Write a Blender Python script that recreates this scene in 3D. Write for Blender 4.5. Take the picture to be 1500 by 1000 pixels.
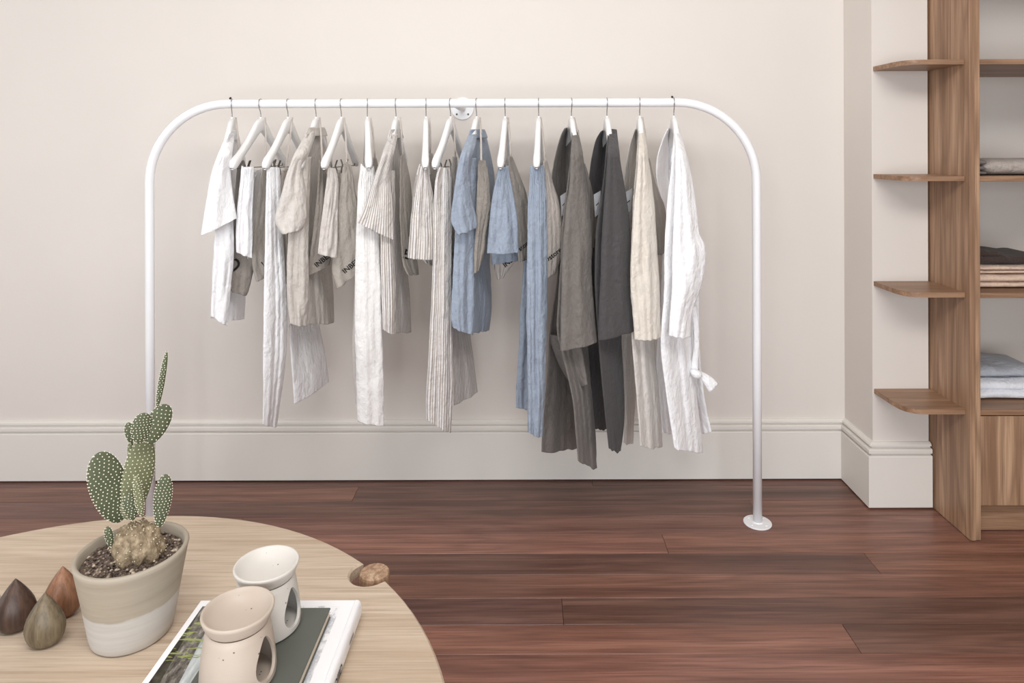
import bpy, bmesh, math, random
from mathutils import Vector, Matrix, noise
from mathutils.bvhtree import BVHTree

# ------------------------------------------------------------------ camera
for o in list(bpy.data.objects):
    bpy.data.objects.remove(o, do_unlink=True)
SC = bpy.context.scene
COL = SC.collection
F, VX, VY = 1000.0, 770.0, 217.0          # focal length and vanishing point (1500x1000 frame)
HC = 1.43                                 # eye height
ROLL = math.radians(0.18)
cam_d = bpy.data.cameras.new('camera')
cam_d.sensor_width = 36.0
cam_d.lens = 36.0 * F / 1500.0
cam_d.shift_x = (750 - VX) / 1500.0
cam_d.shift_y = -(500 - VY) / 1500.0
cam_d.clip_start = 0.05
cam = bpy.data.objects.new('camera', cam_d)
COL.objects.link(cam)
cam.matrix_world = Matrix.Translation((0, 0, HC)) @ Matrix.Rotation(ROLL, 4, 'Y') @ Matrix.Rotation(math.pi / 2, 4, 'X')
SC.camera = cam

# ------------------------------------------------------------------ light
wd = bpy.data.worlds.new('daylight'); SC.world = wd
wd.use_nodes = True
bg = wd.node_tree.nodes['Background']
bg.inputs['Color'].default_value = (0.93, 0.96, 1.0, 1)
bg.inputs['Strength'].default_value = 0.35

def area(name, loc, target, sx, sy, power, col):
    l = bpy.data.lights.new(name, 'AREA')
    l.shape = 'RECTANGLE'; l.size = sx; l.size_y = sy; l.energy = power; l.color = col
    o = bpy.data.objects.new(name, l); COL.objects.link(o)
    o.location = loc
    o.rotation_euler = (Vector(target) - Vector(loc)).to_track_quat('-Z', 'Y').to_euler()
    return o
area('left_window_daylight', (-3.15, 0.9, 1.75), (0.2, 2.2, 0.9), 1.9, 2.3, 17, (0.90, 0.95, 1.0))
area('shopfront_daylight', (-0.2, -2.7, 1.15), (0.1, 2.9, 0.85), 3.8, 2.1, 100, (0.92, 0.96, 1.0))
area('ceiling_light', (0.1, 0.15, 3.1), (0.15, 2.7, 0.7), 2.4, 1.0, 64, (1.0, 0.985, 0.97))
vs = SC.view_settings
vs.view_transform = 'Standard'; vs.look = 'None'; vs.gamma = 1.0; vs.use_curve_mapping = False
vs.exposure = 0.26

# ------------------------------------------------------------------ helpers
def W(x, y, d):
    """photo pixel at depth d -> world point"""
    dx, dy = x - VX, y - VY
    c, s = math.cos(ROLL), math.sin(ROLL)
    ux, uy = dx * c - dy * s, dx * s + dy * c
    return Vector((ux / F * d, d, HC - uy / F * d))

def lin(r, g, b):
    f = lambda v: v / 12.92 if v <= 0.04045 else ((v + 0.055) / 1.055) ** 2.4
    return (f(r / 255), f(g / 255), f(b / 255), 1)

class NT:
    def __init__(s, name):
        s.m = bpy.data.materials.new(name); s.m.use_nodes = True
        s.t = s.m.node_tree; s.b = s.t.nodes['Principled BSDF']
    def n(s, typ, **kw):
        nd = s.t.nodes.new(typ)
        for k, v in kw.items():
            if k.startswith('i_'): nd.inputs[k[2:].replace('_', ' ')].default_value = v
            else: setattr(nd, k, v)
        return nd
    def l(s, a, b): s.t.links.new(a, b)
    def noise(s, vec, scale, detail=4, rough=0.55):
        nd = s.n('ShaderNodeTexNoise'); nd.inputs['Scale'].default_value = scale
        nd.inputs['Detail'].default_value = detail; nd.inputs['Roughness'].default_value = rough
        if vec is not None: s.l(vec, nd.inputs['Vector'])
        return nd.outputs['Fac']
    def mapping(s, vec, scale=(1, 1, 1), loc=(0, 0, 0)):
        nd = s.n('ShaderNodeMapping'); nd.inputs['Scale'].default_value = scale; nd.inputs['Location'].default_value = loc
        s.l(vec, nd.inputs['Vector']); return nd.outputs['Vector']
    def ramp(s, fac, stops):
        nd = s.n('ShaderNodeValToRGB'); e = nd.color_ramp.elements
        while len(e) < len(stops): e.new(0.5)
        for el, (p, c) in zip(e, stops): el.position = p; el.color = c
        s.l(fac, nd.inputs['Fac']); return nd.outputs['Color']
    def mix(s, fac, a, b, mode='MIX'):
        nd = s.n('ShaderNodeMix', data_type='RGBA', blend_type=mode)
        for sock, v in ((nd.inputs[0], fac), (nd.inputs[6], a), (nd.inputs[7], b)):
            if hasattr(v, 'links'): s.l(v, sock)
            else: sock.default_value = v
        return nd.outputs[2]
    def math(s, op, a, b=0.0, c=0.0):
        nd = s.n('ShaderNodeMath', operation=op)
        for sock, v in zip(nd.inputs, (a, b, c)):
            if hasattr(v, 'links'): s.l(v, sock)
            else: sock.default_value = v
        return nd.outputs[0]
    def bump(s, h, strength, dist=0.01, prev=None):
        nd = s.n('ShaderNodeBump'); nd.inputs['Strength'].default_value = strength; nd.inputs['Distance'].default_value = dist
        s.l(h, nd.inputs['Height'])
        if prev is not None: s.l(prev, nd.inputs['Normal'])
        return nd.outputs['Normal']
    def out(s, col=None, rough=None, normal=None, **kw):
        if col is not None:
            if hasattr(col, 'links'): s.l(col, s.b.inputs['Base Color'])
            else: s.b.inputs['Base Color'].default_value = col
        if rough is not None: s.b.inputs['Roughness'].default_value = rough
        if normal is not None: s.l(normal, s.b.inputs['Normal'])
        for k, v in kw.items(): s.b.inputs[k.replace('_', ' ')].default_value = v
        return s.m
    def obj(s): return s.n('ShaderNodeTexCoord').outputs['Object']
    def uv(s): return s.n('ShaderNodeTexCoord').outputs['UV']

def sc(c, k): return (c[0] * k, c[1] * k, c[2] * k, 1)

def m_paint(name, col, bump=0.25):
    t = NT(name); o = t.obj()
    a = t.noise(o, 1.3, 3); b = t.noise(o, 26, 4)
    c = t.mix(t.ramp(a, [(0.35, (0, 0, 0, 1)), (0.7, (1, 1, 1, 1))]), col, sc(col, 0.965))
    n1 = t.bump(a, 0.25 * bump, 0.05); n2 = t.bump(b, bump * 0.5, 0.004, n1)
    return t.out(c, 0.55, n2, Specular_IOR_Level=0.25)

def m_plain(name, col, rough=0.5, **kw):
    t = NT(name); o = t.obj()
    c = t.mix(t.noise(o, 9, 3), col, sc(col, 0.93))
    return t.out(c, rough, **kw)

def m_linen(name, col, stripe=None, period=0.011, frac=0.42, grain=0.10):
    t = NT(name); u = t.uv(); o = t.obj()
    c = col
    if stripe is not None:
        sx = t.n('ShaderNodeSeparateXYZ'); t.l(u, sx.inputs[0])
        f = t.math('FRACT', t.math('MULTIPLY', sx.outputs[0], 1.0 / period))
        d = t.math('ABSOLUTE', t.math('SUBTRACT', f, 0.5))
        k = t.n('ShaderNodeMapRange', i_From_Min=frac * 0.5 + 0.05, i_From_Max=frac * 0.5 - 0.05)
        t.l(d, k.inputs['Value'])
        c = t.mix(k.outputs[0], col, stripe)
    w1 = t.noise(t.mapping(u, (900, 60, 1)), 1.0, 2); w2 = t.noise(t.mapping(u, (60, 900, 1)), 1.0, 2)
    w = t.math('ADD', t.math('MULTIPLY', w1, 0.5), t.math('MULTIPLY', w2, 0.5))
    c = t.mix(t.ramp(w, [(0.35, (0, 0, 0, 1)), (0.65, (1, 1, 1, 1))]), c, t.mix(1.0, c, (1 - grain * 2, 1 - grain * 2, 1 - grain * 2, 1), 'MULTIPLY'))
    cr = t.noise(o, 38, 5, 0.6); cr2 = t.noise(t.mapping(o, (30, 30, 11)), 1.0, 4, 0.6)
    rg = t.math('ABSOLUTE', t.math('SUBTRACT', t.noise(t.mapping(o, (26, 26, 17)), 1.0, 4, 0.55), 0.5))
    hx = t.n('ShaderNodeSeparateXYZ'); t.l(u, hx.inputs[0])
    hem = t.math('COMPARE', hx.outputs[1], 0.024, 0.0015)
    n = t.bump(cr, 0.5, 0.012); n = t.bump(cr2, 0.45, 0.016, n); n = t.bump(rg, 0.55, 0.016, n); n = t.bump(w, 0.3, 0.0014, n); n = t.bump(t.math('SUBTRACT', 1.0, hem), 0.35, 0.002, n)
    return t.out(c, 0.92, n, Specular_IOR_Level=0.15, Sheen_Weight=0.12)

def m_wood(name, base, dark, light, axis, scale=1.0, rough=0.4, tint=False, rings=0.5, spec=0.4):
    t = NT(name); o = t.obj()
    if tint:
        oi = t.n('ShaderNodeObjectInfo'); ad = t.n('ShaderNodeVectorMath', operation='ADD')
        sv = t.n('ShaderNodeVectorMath', operation='SCALE'); sv.inputs[0].default_value = (17.3, 9.1, 5.7)
        t.l(oi.outputs['Random'], sv.inputs['Scale']); t.l(o, ad.inputs[0]); t.l(sv.outputs[0], ad.inputs[1]); o = ad.outputs[0]
    s1 = [26.0 * scale] * 3; s1[axis] = 0.9 * scale
    s2 = [190.0 * scale] * 3; s2[axis] = 5.0 * scale
    s3 = [8.0 * scale] * 3; s3[axis] = 0.8 * scale
    a = t.noise(t.mapping(o, s1), 1.0, 5, 0.6); b = t.noise(t.mapping(o, s2), 1.0, 3, 0.5); g = t.noise(t.mapping(o, s3), 1.0, 2)
    r = t.math('FRACT', t.math('MULTIPLY', g, 9.0)); r = t.math('ABSOLUTE', t.math('SUBTRACT', r, 0.5))
    c = t.ramp(a, [(0.28, dark), (0.5, base), (0.75, light)])
    c = t.mix(t.math('MULTIPLY', t.ramp(r, [(0.0, (1, 1, 1, 1)), (0.35, (0, 0, 0, 1))]), rings), c, dark)
    c = t.mix(t.ramp(b, [(0.3, (0.55, 0.55, 0.55, 1)), (0.55, (0, 0, 0, 1))]), c, sc(dark, 0.8))
    if tint: c = t.mix(1.0, c, oi.outputs['Color'], 'MULTIPLY')
    n = t.bump(b, 0.12, 0.002)
    return t.out(c, rough, n, Specular_IOR_Level=spec)

def m_ceramic(name, col, speck=(40, 32, 28), rough=0.45):
    t = NT(name); o = t.obj()
    v = t.n('ShaderNodeTexVoronoi'); v.inputs['Scale'].default_value = 120; t.l(o, v.inputs['Vector'])
    v2 = t.noise(o, 55, 2)
    k = t.math('MULTIPLY', t.math('LESS_THAN', v.outputs['Distance'], 0.16), t.math('GREATER_THAN', v2, 0.6))
    c = t.mix(t.noise(o, 14, 4), col, sc(col, 0.9))
    c = t.mix(t.math('MULTIPLY', k, 0.8), c, lin(*speck))
    return t.out(c, rough, t.bump(t.noise(o, 90, 3), 0.1, 0.002))

# ---- mesh helpers
def link(name, verts, faces, mat, parent=None, smooth=True, uvs=None, loc=None):
    me = bpy.data.meshes.new(name)
    o = bpy.data.objects.new(name, me); COL.objects.link(o)
    off = Vector((0, 0, 0))
    if parent is not None:
        o.parent = parent
        p = parent
        while p is not None: off = off + p.location; p = p.parent
    if loc is not None:
        o.location = Vector(loc) - off; off = Vector(loc)
    me.from_pydata([tuple(Vector(v) - off) for v in verts], [], faces)
    if uvs is not None:
        ul = me.uv_layers.new(name='UVMap')
        for lp in me.loops: ul.data[lp.index].uv = uvs[lp.vertex_index]
    me.polygons.foreach_set('use_smooth', [smooth] * len(me.polygons))
    me.materials.append(mat); me.update()
    return o

def tag(o, label, cat, group=None):
    o['label'] = label; o['category'] = cat
    if group: o['group'] = group
    return o

def thing(name, label, cat, loc, group=None):
    o = bpy.data.objects.new(name, None); COL.objects.link(o); o.location = loc; o.empty_display_size = 0.05
    return tag(o, label, cat, group)

def struct(o): o['kind'] = 'structure'; return o

def bm_obj(name, bm, mat, parent=None, smooth=False, loc=None):
    bmesh.ops.recalc_face_normals(bm, faces=bm.faces)
    vs_ = [v.co.copy() for v in bm.verts]; bm.verts.index_update()
    fs = [[v.index for v in f.verts] for f in bm.faces]; bm.free()
    return link(name, vs_, fs, mat, parent, smooth, None, loc)

def box(name, a, b, mat, parent=None, bev=0.0, seg=1, loc=True):
    a = Vector(a); b = Vector(b); bm = bmesh.new()
    bmesh.ops.create_cube(bm, size=1.0)
    for v in bm.verts:
        v.co = Vector((a[i] + (b[i] - a[i]) * (v.co[i] + 0.5) for i in range(3)))
    if bev: bmesh.ops.bevel(bm, geom=list(bm.edges), offset=bev, segments=seg, profile=0.5, affect='EDGES')
    return bm_obj(name, bm, mat, parent, False, ((a + b) / 2) if loc else None)

def grid_mesh(rows, closed=True):
    n = len(rows[0]); vs_ = [p for r in rows for p in r]; fs = []
    for i in range(len(rows) - 1):
        for j in range(n if closed else n - 1):
            k = (j + 1) % n
            fs.append((i * n + j, i * n + k, (i + 1) * n + k, (i + 1) * n + j))
    return vs_, fs

def tube(pts, r, n=10, caps=True, radii=None):
    pts = [Vector(p) for p in pts]; rows = []
    t0 = (pts[1] - pts[0]).normalized()
    up = Vector((0, 0, 1)) if abs(t0.z) < 0.9 else Vector((1, 0, 0))
    a = t0.cross(up).normalized()
    for i, p in enumerate(pts):
        t = (pts[min(i + 1, len(pts) - 1)] - pts[max(i - 1, 0)]).normalized()
        a = (a - t * a.dot(t)).normalized(); b = t.cross(a)
        rr = radii[i] if radii else r
        rows.append([p + (a * math.cos(2 * math.pi * k / n) + b * math.sin(2 * math.pi * k / n)) * rr for k in range(n)])
    v, f = grid_mesh(rows)
    if caps:
        f.append(tuple(reversed(range(n)))); f.append(tuple(range(len(v) - n, len(v))))
    return v, f

def ribbon(pts, w, th, wdir):
    """flat strap following pts; wdir = width direction"""
    pts = [Vector(p) for p in pts]; rows = []; wdir = Vector(wdir).normalized()
    for i, p in enumerate(pts):
        t = (pts[min(i + 1, len(pts) - 1)] - pts[max(i - 1, 0)]).normalized()
        wv = (wdir - t * wdir.dot(t)).normalized(); nv = t.cross(wv)
        rows.append([p + wv * w / 2 + nv * th / 2, p - wv * w / 2 + nv * th / 2, p - wv * w / 2 - nv * th / 2, p + wv * w / 2 - nv * th / 2])
    v, f = grid_mesh(rows); f.append((3, 2, 1, 0)); f.append(tuple(range(len(v) - 4, len(v))))
    return v, f

def lathe(prof, c, n=48, closed=False, sx=1.0, sy=1.0):
    c = Vector(c); rows = []
    for r, z in prof:
        rows.append([c + Vector((r * sx * math.cos(2 * math.pi * k / n), r * sy * math.sin(2 * math.pi * k / n), z)) for k in range(n)])
    v, f = grid_mesh(rows)
    if closed:
        m = len(rows)
        for k in range(n):
            q = (k + 1) % n; f.append(((m - 1) * n + k, (m - 1) * n + q, q, k))
    else:
        f.append(tuple(reversed(range(n)))); f.append(tuple(range(len(v) - n, len(v))))
    return v, f

def cr(vals, t):
    """Catmull-Rom through vals (list of tuples) at t in 0..len-1"""
    n = len(vals); i = min(int(t), n - 2); u = t - i
    p1, p2 = vals[i], vals[i + 1]; p0 = vals[max(i - 1, 0)]; p3 = vals[min(i + 2, n - 1)]
    o = []
    for a, b, c, d in zip(p0, p1, p2, p3):
        m1 = (c - a) * 0.5; m2 = (d - b) * 0.5
        u2, u3 = u * u, u * u * u
        o.append((2 * u3 - 3 * u2 + 1) * b + (u3 - 2 * u2 + u) * m1 + (-2 * u3 + 3 * u2) * c + (u3 - u2) * m2)
    return o

def mixr(v, t): return v if not isinstance(v, tuple) else v[0] + (v[1] - v[0]) * t

def cloth(name, mat, parent, levels, dl, dr, bf=0.02, bb=0.03, pleat=(2.0, 0.005), wr=0.006, seed=0, M=32, solid=True, gather=0.0, step=0.0065, over=False, sag=0.0):
    """A hanging tube of cloth. levels: (xL, yL, xR, yR) photo outline from top to bottom,
    left edge hangs at depth dl, right edge at depth dr, bulging bf to the viewer and bb away."""
    L = [(l[0], l[1], l[2], l[3]) for l in levels]
    H = (W(0, L[-1][1], 2.5) - W(0, L[0][1], 2.5)).length
    K = max(10, int(H / step)); nl = len(L) - 1
    ys = [(l[1] + l[3]) / 2 for l in L]
    wmax = max((W(l[0], l[1], mixr(dl, 0.5)) - W(l[2], l[3], mixr(dr, 0.5))).length for l in L)
    deep = True                           # bulge along the line of sight keeps the traced outline
    rows = []; uvs = []; rnd = random.Random(seed * 7 + 3)
    ph = [rnd.uniform(0, 6.28) for _ in range(6)]
    wid = 0.0
    for i in range(K + 1):
        q = i / K; yq = ys[0] + (ys[-1] - ys[0]) * q; seg = 0
        while seg < nl - 1 and ys[seg + 1] < yq: seg += 1
        t = seg + (yq - ys[seg]) / max(1e-6, ys[seg + 1] - ys[seg])
        xl, yl, xr, yr = cr(L, min(max(t, 0), nl))
        dL, dR = mixr(dl, q), mixr(dr, q)
        if over:                          # drape over the sloping hanger arm towards the shoulder end
            u = min(1, max(0, ((yl + yr) / 2 - 190) / 40)); lift = 0.16 * (1 - u * u * (3 - 2 * u)); dL += lift; dR += lift
        A, B = W(xl, yl, dL), W(xr, yr, dR)
        ax = Vector((B.x - A.x, B.y - A.y, 0)); ln = ax.length; ax.normalize()
        nv = Vector((ax.y, -ax.x, 0))
        if deep: nv = Vector((-A.x, -A.y, 0)).normalized()
        if nv.dot(Vector((-A.x, -A.y, 0))) < 0: nv = -nv
        wid = max(wid, min(ln, (xr - xl) / F * 2.5 * 1.7))
        f_, b_ = mixr(bf, q), mixr(bb, q)
        env = 0.35 + 0.65 * min(1, q * 1.6)
        row = []
        for j in range(2 * M):
            front = j <= M
            s = j / M if front else 2 - j / M
            sh = max(0.0, math.sin(math.pi * s)) ** 0.65
            p = A.lerp(B, s)
            dr_ = 0.5 * noise.noise(Vector((q * 2.2, seed * 3.1 + (0 if front else 9), s * 1.4)))
            pl = pleat[1] * (math.sin(2 * math.pi * (pleat[0] * s + dr_) + ph[0 if front else 1]) + 0.45 * math.sin(2 * math.pi * (pleat[0] * 2.3 * s - dr_ * 1.5) + ph[2 if front else 3])) * env * (0.25 + 0.75 * sh)
            if gather:
                pl += gather * math.exp(-q * 5.0) * math.sin(2 * math.pi * s * 9 + ph[4] + 2 * noise.noise(Vector((q * 9, s * 4, seed))))
            sg = 1 if front else -1
            off = (f_ if front else -b_) * sh + sg * pl
            v = p + nv * off
            w = wr * noise.noise(Vector((v.x * 16 + seed, v.y * 16, v.z * 9)))
            w += wr * 0.8 * (0.35 - abs(noise.noise(Vector((v.x * 24, v.y * 24 + seed * 2, v.z * 15 + v.x * 12)))))
            w += wr * 0.45 * (0.3 - abs(noise.noise(Vector((v.x * 55 + v.z * 20, v.y * 55, v.z * 30 + seed)))))
            v = v + nv * (w * sg) + ax * (0.35 * w)
            if sag: v.z -= sag * math.sin(math.pi * s) * (1 - q) + 0.5 * sag * noise.noise(Vector((s * 6, seed, 0.5))) * (1 - q)
            if i == K: v.z += 0.004 * noise.noise(Vector((s * 5, seed, 0 if front else 4)))
            row.append(v)
            uvs.append(((j / (2 * M)), (1 - q) * H))
        rows.append(row)
    uvs = [(u * 2 * wid * 1.15, v) for u, v in uvs]
    vs_, fs = grid_mesh(rows)
    fs.append(tuple(range(2 * M - 1, -1, -1)))
    o = link(name, vs_, fs, mat, parent, True, uvs)
    if solid:
        md = o.modifiers.new('cloth_thickness', 'SOLIDIFY'); md.thickness = 0.0018; md.offset = -1
    return o

def bvh_of(o):
    off = o.matrix_basis.translation.copy(); p = o.parent
    while p is not None: off = off + p.location; p = p.parent
    vs_ = [v.co + off for v in o.data.vertices]
    return BVHTree.FromPolygons(vs_, [tuple(p.vertices) for p in o.data.polygons])

def text_mesh(body, size, bold=False, shear=0.0):
    c = bpy.data.curves.new('txt', 'FONT'); c.body = body; c.size = size; c.resolution_u = 3; c.shear = shear
    if bold: c.offset = size * 0.018
    o = bpy.data.objects.new('txt', c); COL.objects.link(o)
    dg = bpy.context.evaluated_depsgraph_get()
    me = bpy.data.meshes.new_from_object(o.evaluated_get(dg))
    vs_ = [v.co.copy() for v in me.vertices]; fs = [tuple(p.vertices) for p in me.polygons]
    bpy.data.objects.remove(o, do_unlink=True); bpy.data.curves.remove(c); bpy.data.meshes.remove(me)
    return vs_, fs

def print_on(target, body, px, py, d, size, ang, mat, parent, name='printed_lettering', bold=True):
    vs_, fs = text_mesh(body, size, bold)
    o0 = W(px, py, d); to = (o0 - Vector((0, 0, HC))).normalized()
    right = Vector((-to.y, to.x, 0)).normalized() * -1
    right = Vector((to.y, -to.x, 0)).normalized(); up = Vector((0, 0, 1))
    a = math.radians(ang); ex = right * math.cos(a) + up * math.sin(a); ey = -right * math.sin(a) + up * math.cos(a)
    tree = bvh_of(target); out = []; keep = []
    for v in vs_:
        p = o0 + ex * v.x + ey * v.y
        dirv = (p - Vector((0, 0, HC))).normalized()
        h = tree.ray_cast(Vector((0, 0, HC)), dirv)
        keep.append(h[0] is not None)
        out.append((h[0] - dirv * 0.0045) if h[0] is not None else p)
    fs = [f for f in fs if all(keep[i] for i in f)]
    if not fs: return None
    used = sorted({i for f in fs for i in f}); mp = {k: i for i, k in enumerate(used)}
    return link(name, [out[i] for i in used], [tuple(mp[i] for i in f) for f in fs], mat, parent, False)

# ------------------------------------------------------------------ materials
WHITE_WALL = m_paint('wall_paint', lin(225, 218, 211))
TRIM = m_paint('trim_paint', lin(228, 223, 216), 0.08)
CEIL = m_paint('ceiling_paint', lin(240, 238, 234))
FLOOR_UNDER = m_plain('floor_gap', lin(28, 20, 18), 0.9)
PLANK = m_wood('floor_plank', lin(166, 127, 111), lin(117, 86, 75), lin(197, 156, 138), 0, 1.0, 0.34, True, 0.35, 0.4)
WALNUT_V = m_wood('walnut_vertical', lin(172, 137, 109), lin(127, 96, 73), lin(200, 167, 136), 2, 0.85, 0.45, True, 0.6)
WALNUT_H = m_wood('walnut_horizontal', lin(158, 123, 96), lin(120, 90, 68), lin(184, 150, 121), 0, 1.2, 0.42, True, 0.4)
OAK = m_wood('oak_top', lin(199, 180, 159), lin(179, 157, 134), lin(212, 195, 176), 0, 1.3, 0.5, False, 0.25, 0.3)
OAK_END = m_wood('oak_leg', lin(186, 156, 130), lin(132, 104, 82), lin(216, 190, 164), 2, 2.0, 0.55, True, 0.6, 0.3)
RACK = m_plain('white_powder_coat', lin(246, 246, 248), 0.42)
HANGER = m_plain('white_lacquer', lin(242, 241, 240), 0.38)
CHROME = m_plain('chrome_wire', lin(190, 190, 192), 0.22, Metallic=1.0)
STEEL = m_plain('dark_steel', lin(118, 118, 114), 0.3, Metallic=1.0)
BLACK = m_plain('black_plastic', lin(18, 18, 18), 0.5)
INK = m_plain('black_ink', lin(24, 22, 22), 0.8)
PAPER = m_plain('white_card', lin(240, 241, 246), 0.6)
L_WHITE = m_linen('white_linen', lin(252, 252, 254), grain=0.02)
L_OFF = m_linen('off_white_linen', lin(244, 242, 240), grain=0.025)
L_BEIGE = m_linen('beige_linen', lin(211, 204, 197), grain=0.06)
L_OAT = m_linen('oatmeal_linen', lin(223, 217, 211), grain=0.06)
L_BAG = m_linen('bag_linen', lin(188, 180, 171), grain=0.08)
L_BAGD = m_linen('dark_bag_linen', lin(162, 154, 146), grain=0.08)
L_BAGP = m_linen('pale_bag_linen', lin(206, 196, 188), grain=0.06)
L_STRIPE = m_linen('striped_linen', lin(234, 231, 229), lin(176, 165, 156), 0.0105, 0.40, 0.04)
L_BLUE = m_linen('blue_linen', lin(164, 175, 191), grain=0.10)
L_GREY = m_linen('grey_linen', lin(126, 120, 115), grain=0.08)
L_CHAR = m_linen('charcoal_linen', lin(85, 82, 83), grain=0.07)
L_CREAM = m_linen('cream_linen', lin(229, 221, 210), grain=0.04)

# ------------------------------------------------------------------ the room
XL, XR, YB, YF, ZC = -3.3, 3.3, 2.957, -3.0, 3.2
BB, PF, PFB = 2.935, 2.72, 2.697          # back baseboard face, pier face, pier baseboard face
PX, PXB = 1.379, 1.352                    # pier side, its baseboard
floor = struct(box('floor', (XL, YF, -0.06), (XR, YB + 0.1, -0.012), FLOOR_UNDER))
struct(box('wall_back', (XL - 0.1, YB, -0.05), (XR + 0.1, YB + 0.1, ZC), WHITE_WALL))
struct(box('wall_right', (XR, YF, -0.05), (XR + 0.1, YB, ZC), WHITE_WALL))
struct(box('wall_pier', (PX, PF, 0.0), (1.602, YB - 0.0005, ZC), WHITE_WALL))
struct(box('ceiling', (XL - 0.1, YF, ZC), (XR + 0.1, YB + 0.1, ZC + 0.1), CEIL))
# left wall with a tall window opening (outside the frame, where the cool daylight enters)
bm = bmesh.new()
wy0, wy1, wz0, wz1 = -0.1, 1.9, 0.5, 2.95
for a, b in (((XL - 0.1, YF, -0.05), (XL, wy0, ZC)), ((XL - 0.1, wy1, -0.05), (XL, YB, ZC)), ((XL - 0.1, wy0, -0.05), (XL, wy1, wz0)), ((XL - 0.1, wy0, wz1), (XL, wy1, ZC))):
    r = bmesh.ops.create_cube(bm, size=1.0)
    for v in r['verts']: v.co = Vector((a[i] + (b[i] - a[i]) * (v.co[i] + 0.5) for i in range(3)))
struct(bm_obj('wall_left', bm, WHITE_WALL))
bm = bmesh.new()
for a, b in (((XL - 0.08, wy0, wz0), (XL - 0.03, wy0 + 0.06, wz1)), ((XL - 0.08, wy1 - 0.06, wz0), (XL - 0.03, wy1, wz1)), ((XL - 0.08, wy0 + 0.06, wz0), (XL - 0.03, wy1 - 0.06, wz0 + 0.07)), ((XL - 0.08, wy0 + 0.06, wz1 - 0.06), (XL - 0.03, wy1 - 0.06, wz1)), ((XL - 0.075, wy0 + 0.06, 1.7), (XL - 0.035, wy1 - 0.06, 1.75))):
    r = bmesh.ops.create_cube(bm, size=1.0)
    for v in r['verts']: v.co = Vector((a[i] + (b[i] - a[i]) * (v.co[i] + 0.5) for i in range(3)))
struct(bm_obj('window_1', bm, TRIM))

# skirting with two grooves: profile (out from wall face, height)
def skirting(name, path, th):
    """path: plan points of the wall face line with outward normals handled by explicit outer points"""
    prof = [(1.0, 0.006), (1.0, 0.205), (0.93, 0.2085), (0.45, 0.2105), (0.45, 0.2155), (0.95, 0.218), (0.98, 0.222), (0.98, 0.232), (0.90, 0.2355), (0.30, 0.2375), (0.30, 0.2425), (0.70, 0.245), (0.66, 0.252), (0.30, 0.258), (0.0, 0.259)]
    rows = []
    for (ix, iy), (ox, oy) in path:
        rows.append([Vector((ix + (ox - ix) * k, iy + (oy - iy) * k, z)) for k, z in prof] + [Vector((ix, iy, 0.006))])
    v, f = grid_mesh(rows)
    n = len(rows[0]); f.append(tuple(range(n))); f.append(tuple(reversed(range(len(v) - n, len(v)))))
    o = struct(link(name, v, f, TRIM, None, False)); return o
skirting('baseboard_back', [((XL, YB), (XL, BB)), ((PX, YB), (PXB, BB))], 0.02)
skirting('baseboard_side', [((PX, YB), (PXB, BB)), ((PX, PF), (PXB, PFB))], 0.02)
skirting('baseboard_front', [((PX, PF), (PXB, PFB)), ((1.604, PF), (1.604, PFB))], 0.02)
skirting('baseboard_left', [((XL, YF), (XL + 0.022, YF)), ((XL, YB), (XL + 0.022, BB))], 0.02)

# floor planks: rows run along x, joints as in the photograph
rnd = random.Random(11)
tones = {'red': (0.80, 0.67, 0.63), 'mid': (0.66, 0.56, 0.54), 'dark': (0.47, 0.42, 0.42), 'brown': (0.62, 0.52, 0.48)}
known = {  # row index (0 nearest the wall) -> (joints, tones)
    0: ([0.28], ['dark', 'dark']), 1: ([-0.71, 1.5], ['brown', 'dark', 'dark']), 2: ([-1.6, 0.9], ['dark', 'dark', 'mid']), 3: ([-1.1, 2.0], ['mid', 'mid', 'brown']),
    4: ([-1.9, 0.50], ['mid', 'red', 'red']), 5: ([-1.0, 1.187], ['dark', 'dark', 'brown']), 6: ([-1.3, 2.2], ['mid', 'mid', 'mid']),
    7: ([0.11], ['dark', 'dark']), 8: ([-0.6, 0.945], ['mid', 'red', 'dark']), 9: ([-1.5, 1.9], ['brown', 'red', 'mid']), 10: ([0.4], ['red', 'mid'])}
PW = 0.12
nrow = int((2.95 + 1.6) / PW)
for i in range(nrow):
    y1 = 2.954 if i == 0 else 2.89 - (i - 1) * PW
    y0 = 2.89 - i * PW
    if i in known: js, tn = known[i]
    else:
        js = [rnd.uniform(-2.4, -0.2), rnd.uniform(0.4, 2.5)]; tn = [rnd.choice(list(tones)) for _ in range(3)]
    xs = [XL] + js + [XR]
    for a, b, t in zip(xs, xs[1:], tn):
        g = 0.0006
        p = box('plank', (a + g, y0 + g, -0.012), (b - g, y1 - g, rnd.uniform(-0.0006, 0.0)), PLANK, floor, 0.0008)
        k = rnd.uniform(0.92, 1.08); c = tones[t]
        p.color = (c[0] * k, c[1] * k, c[2] * k * rnd.uniform(0.96, 1.03), 1)

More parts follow.
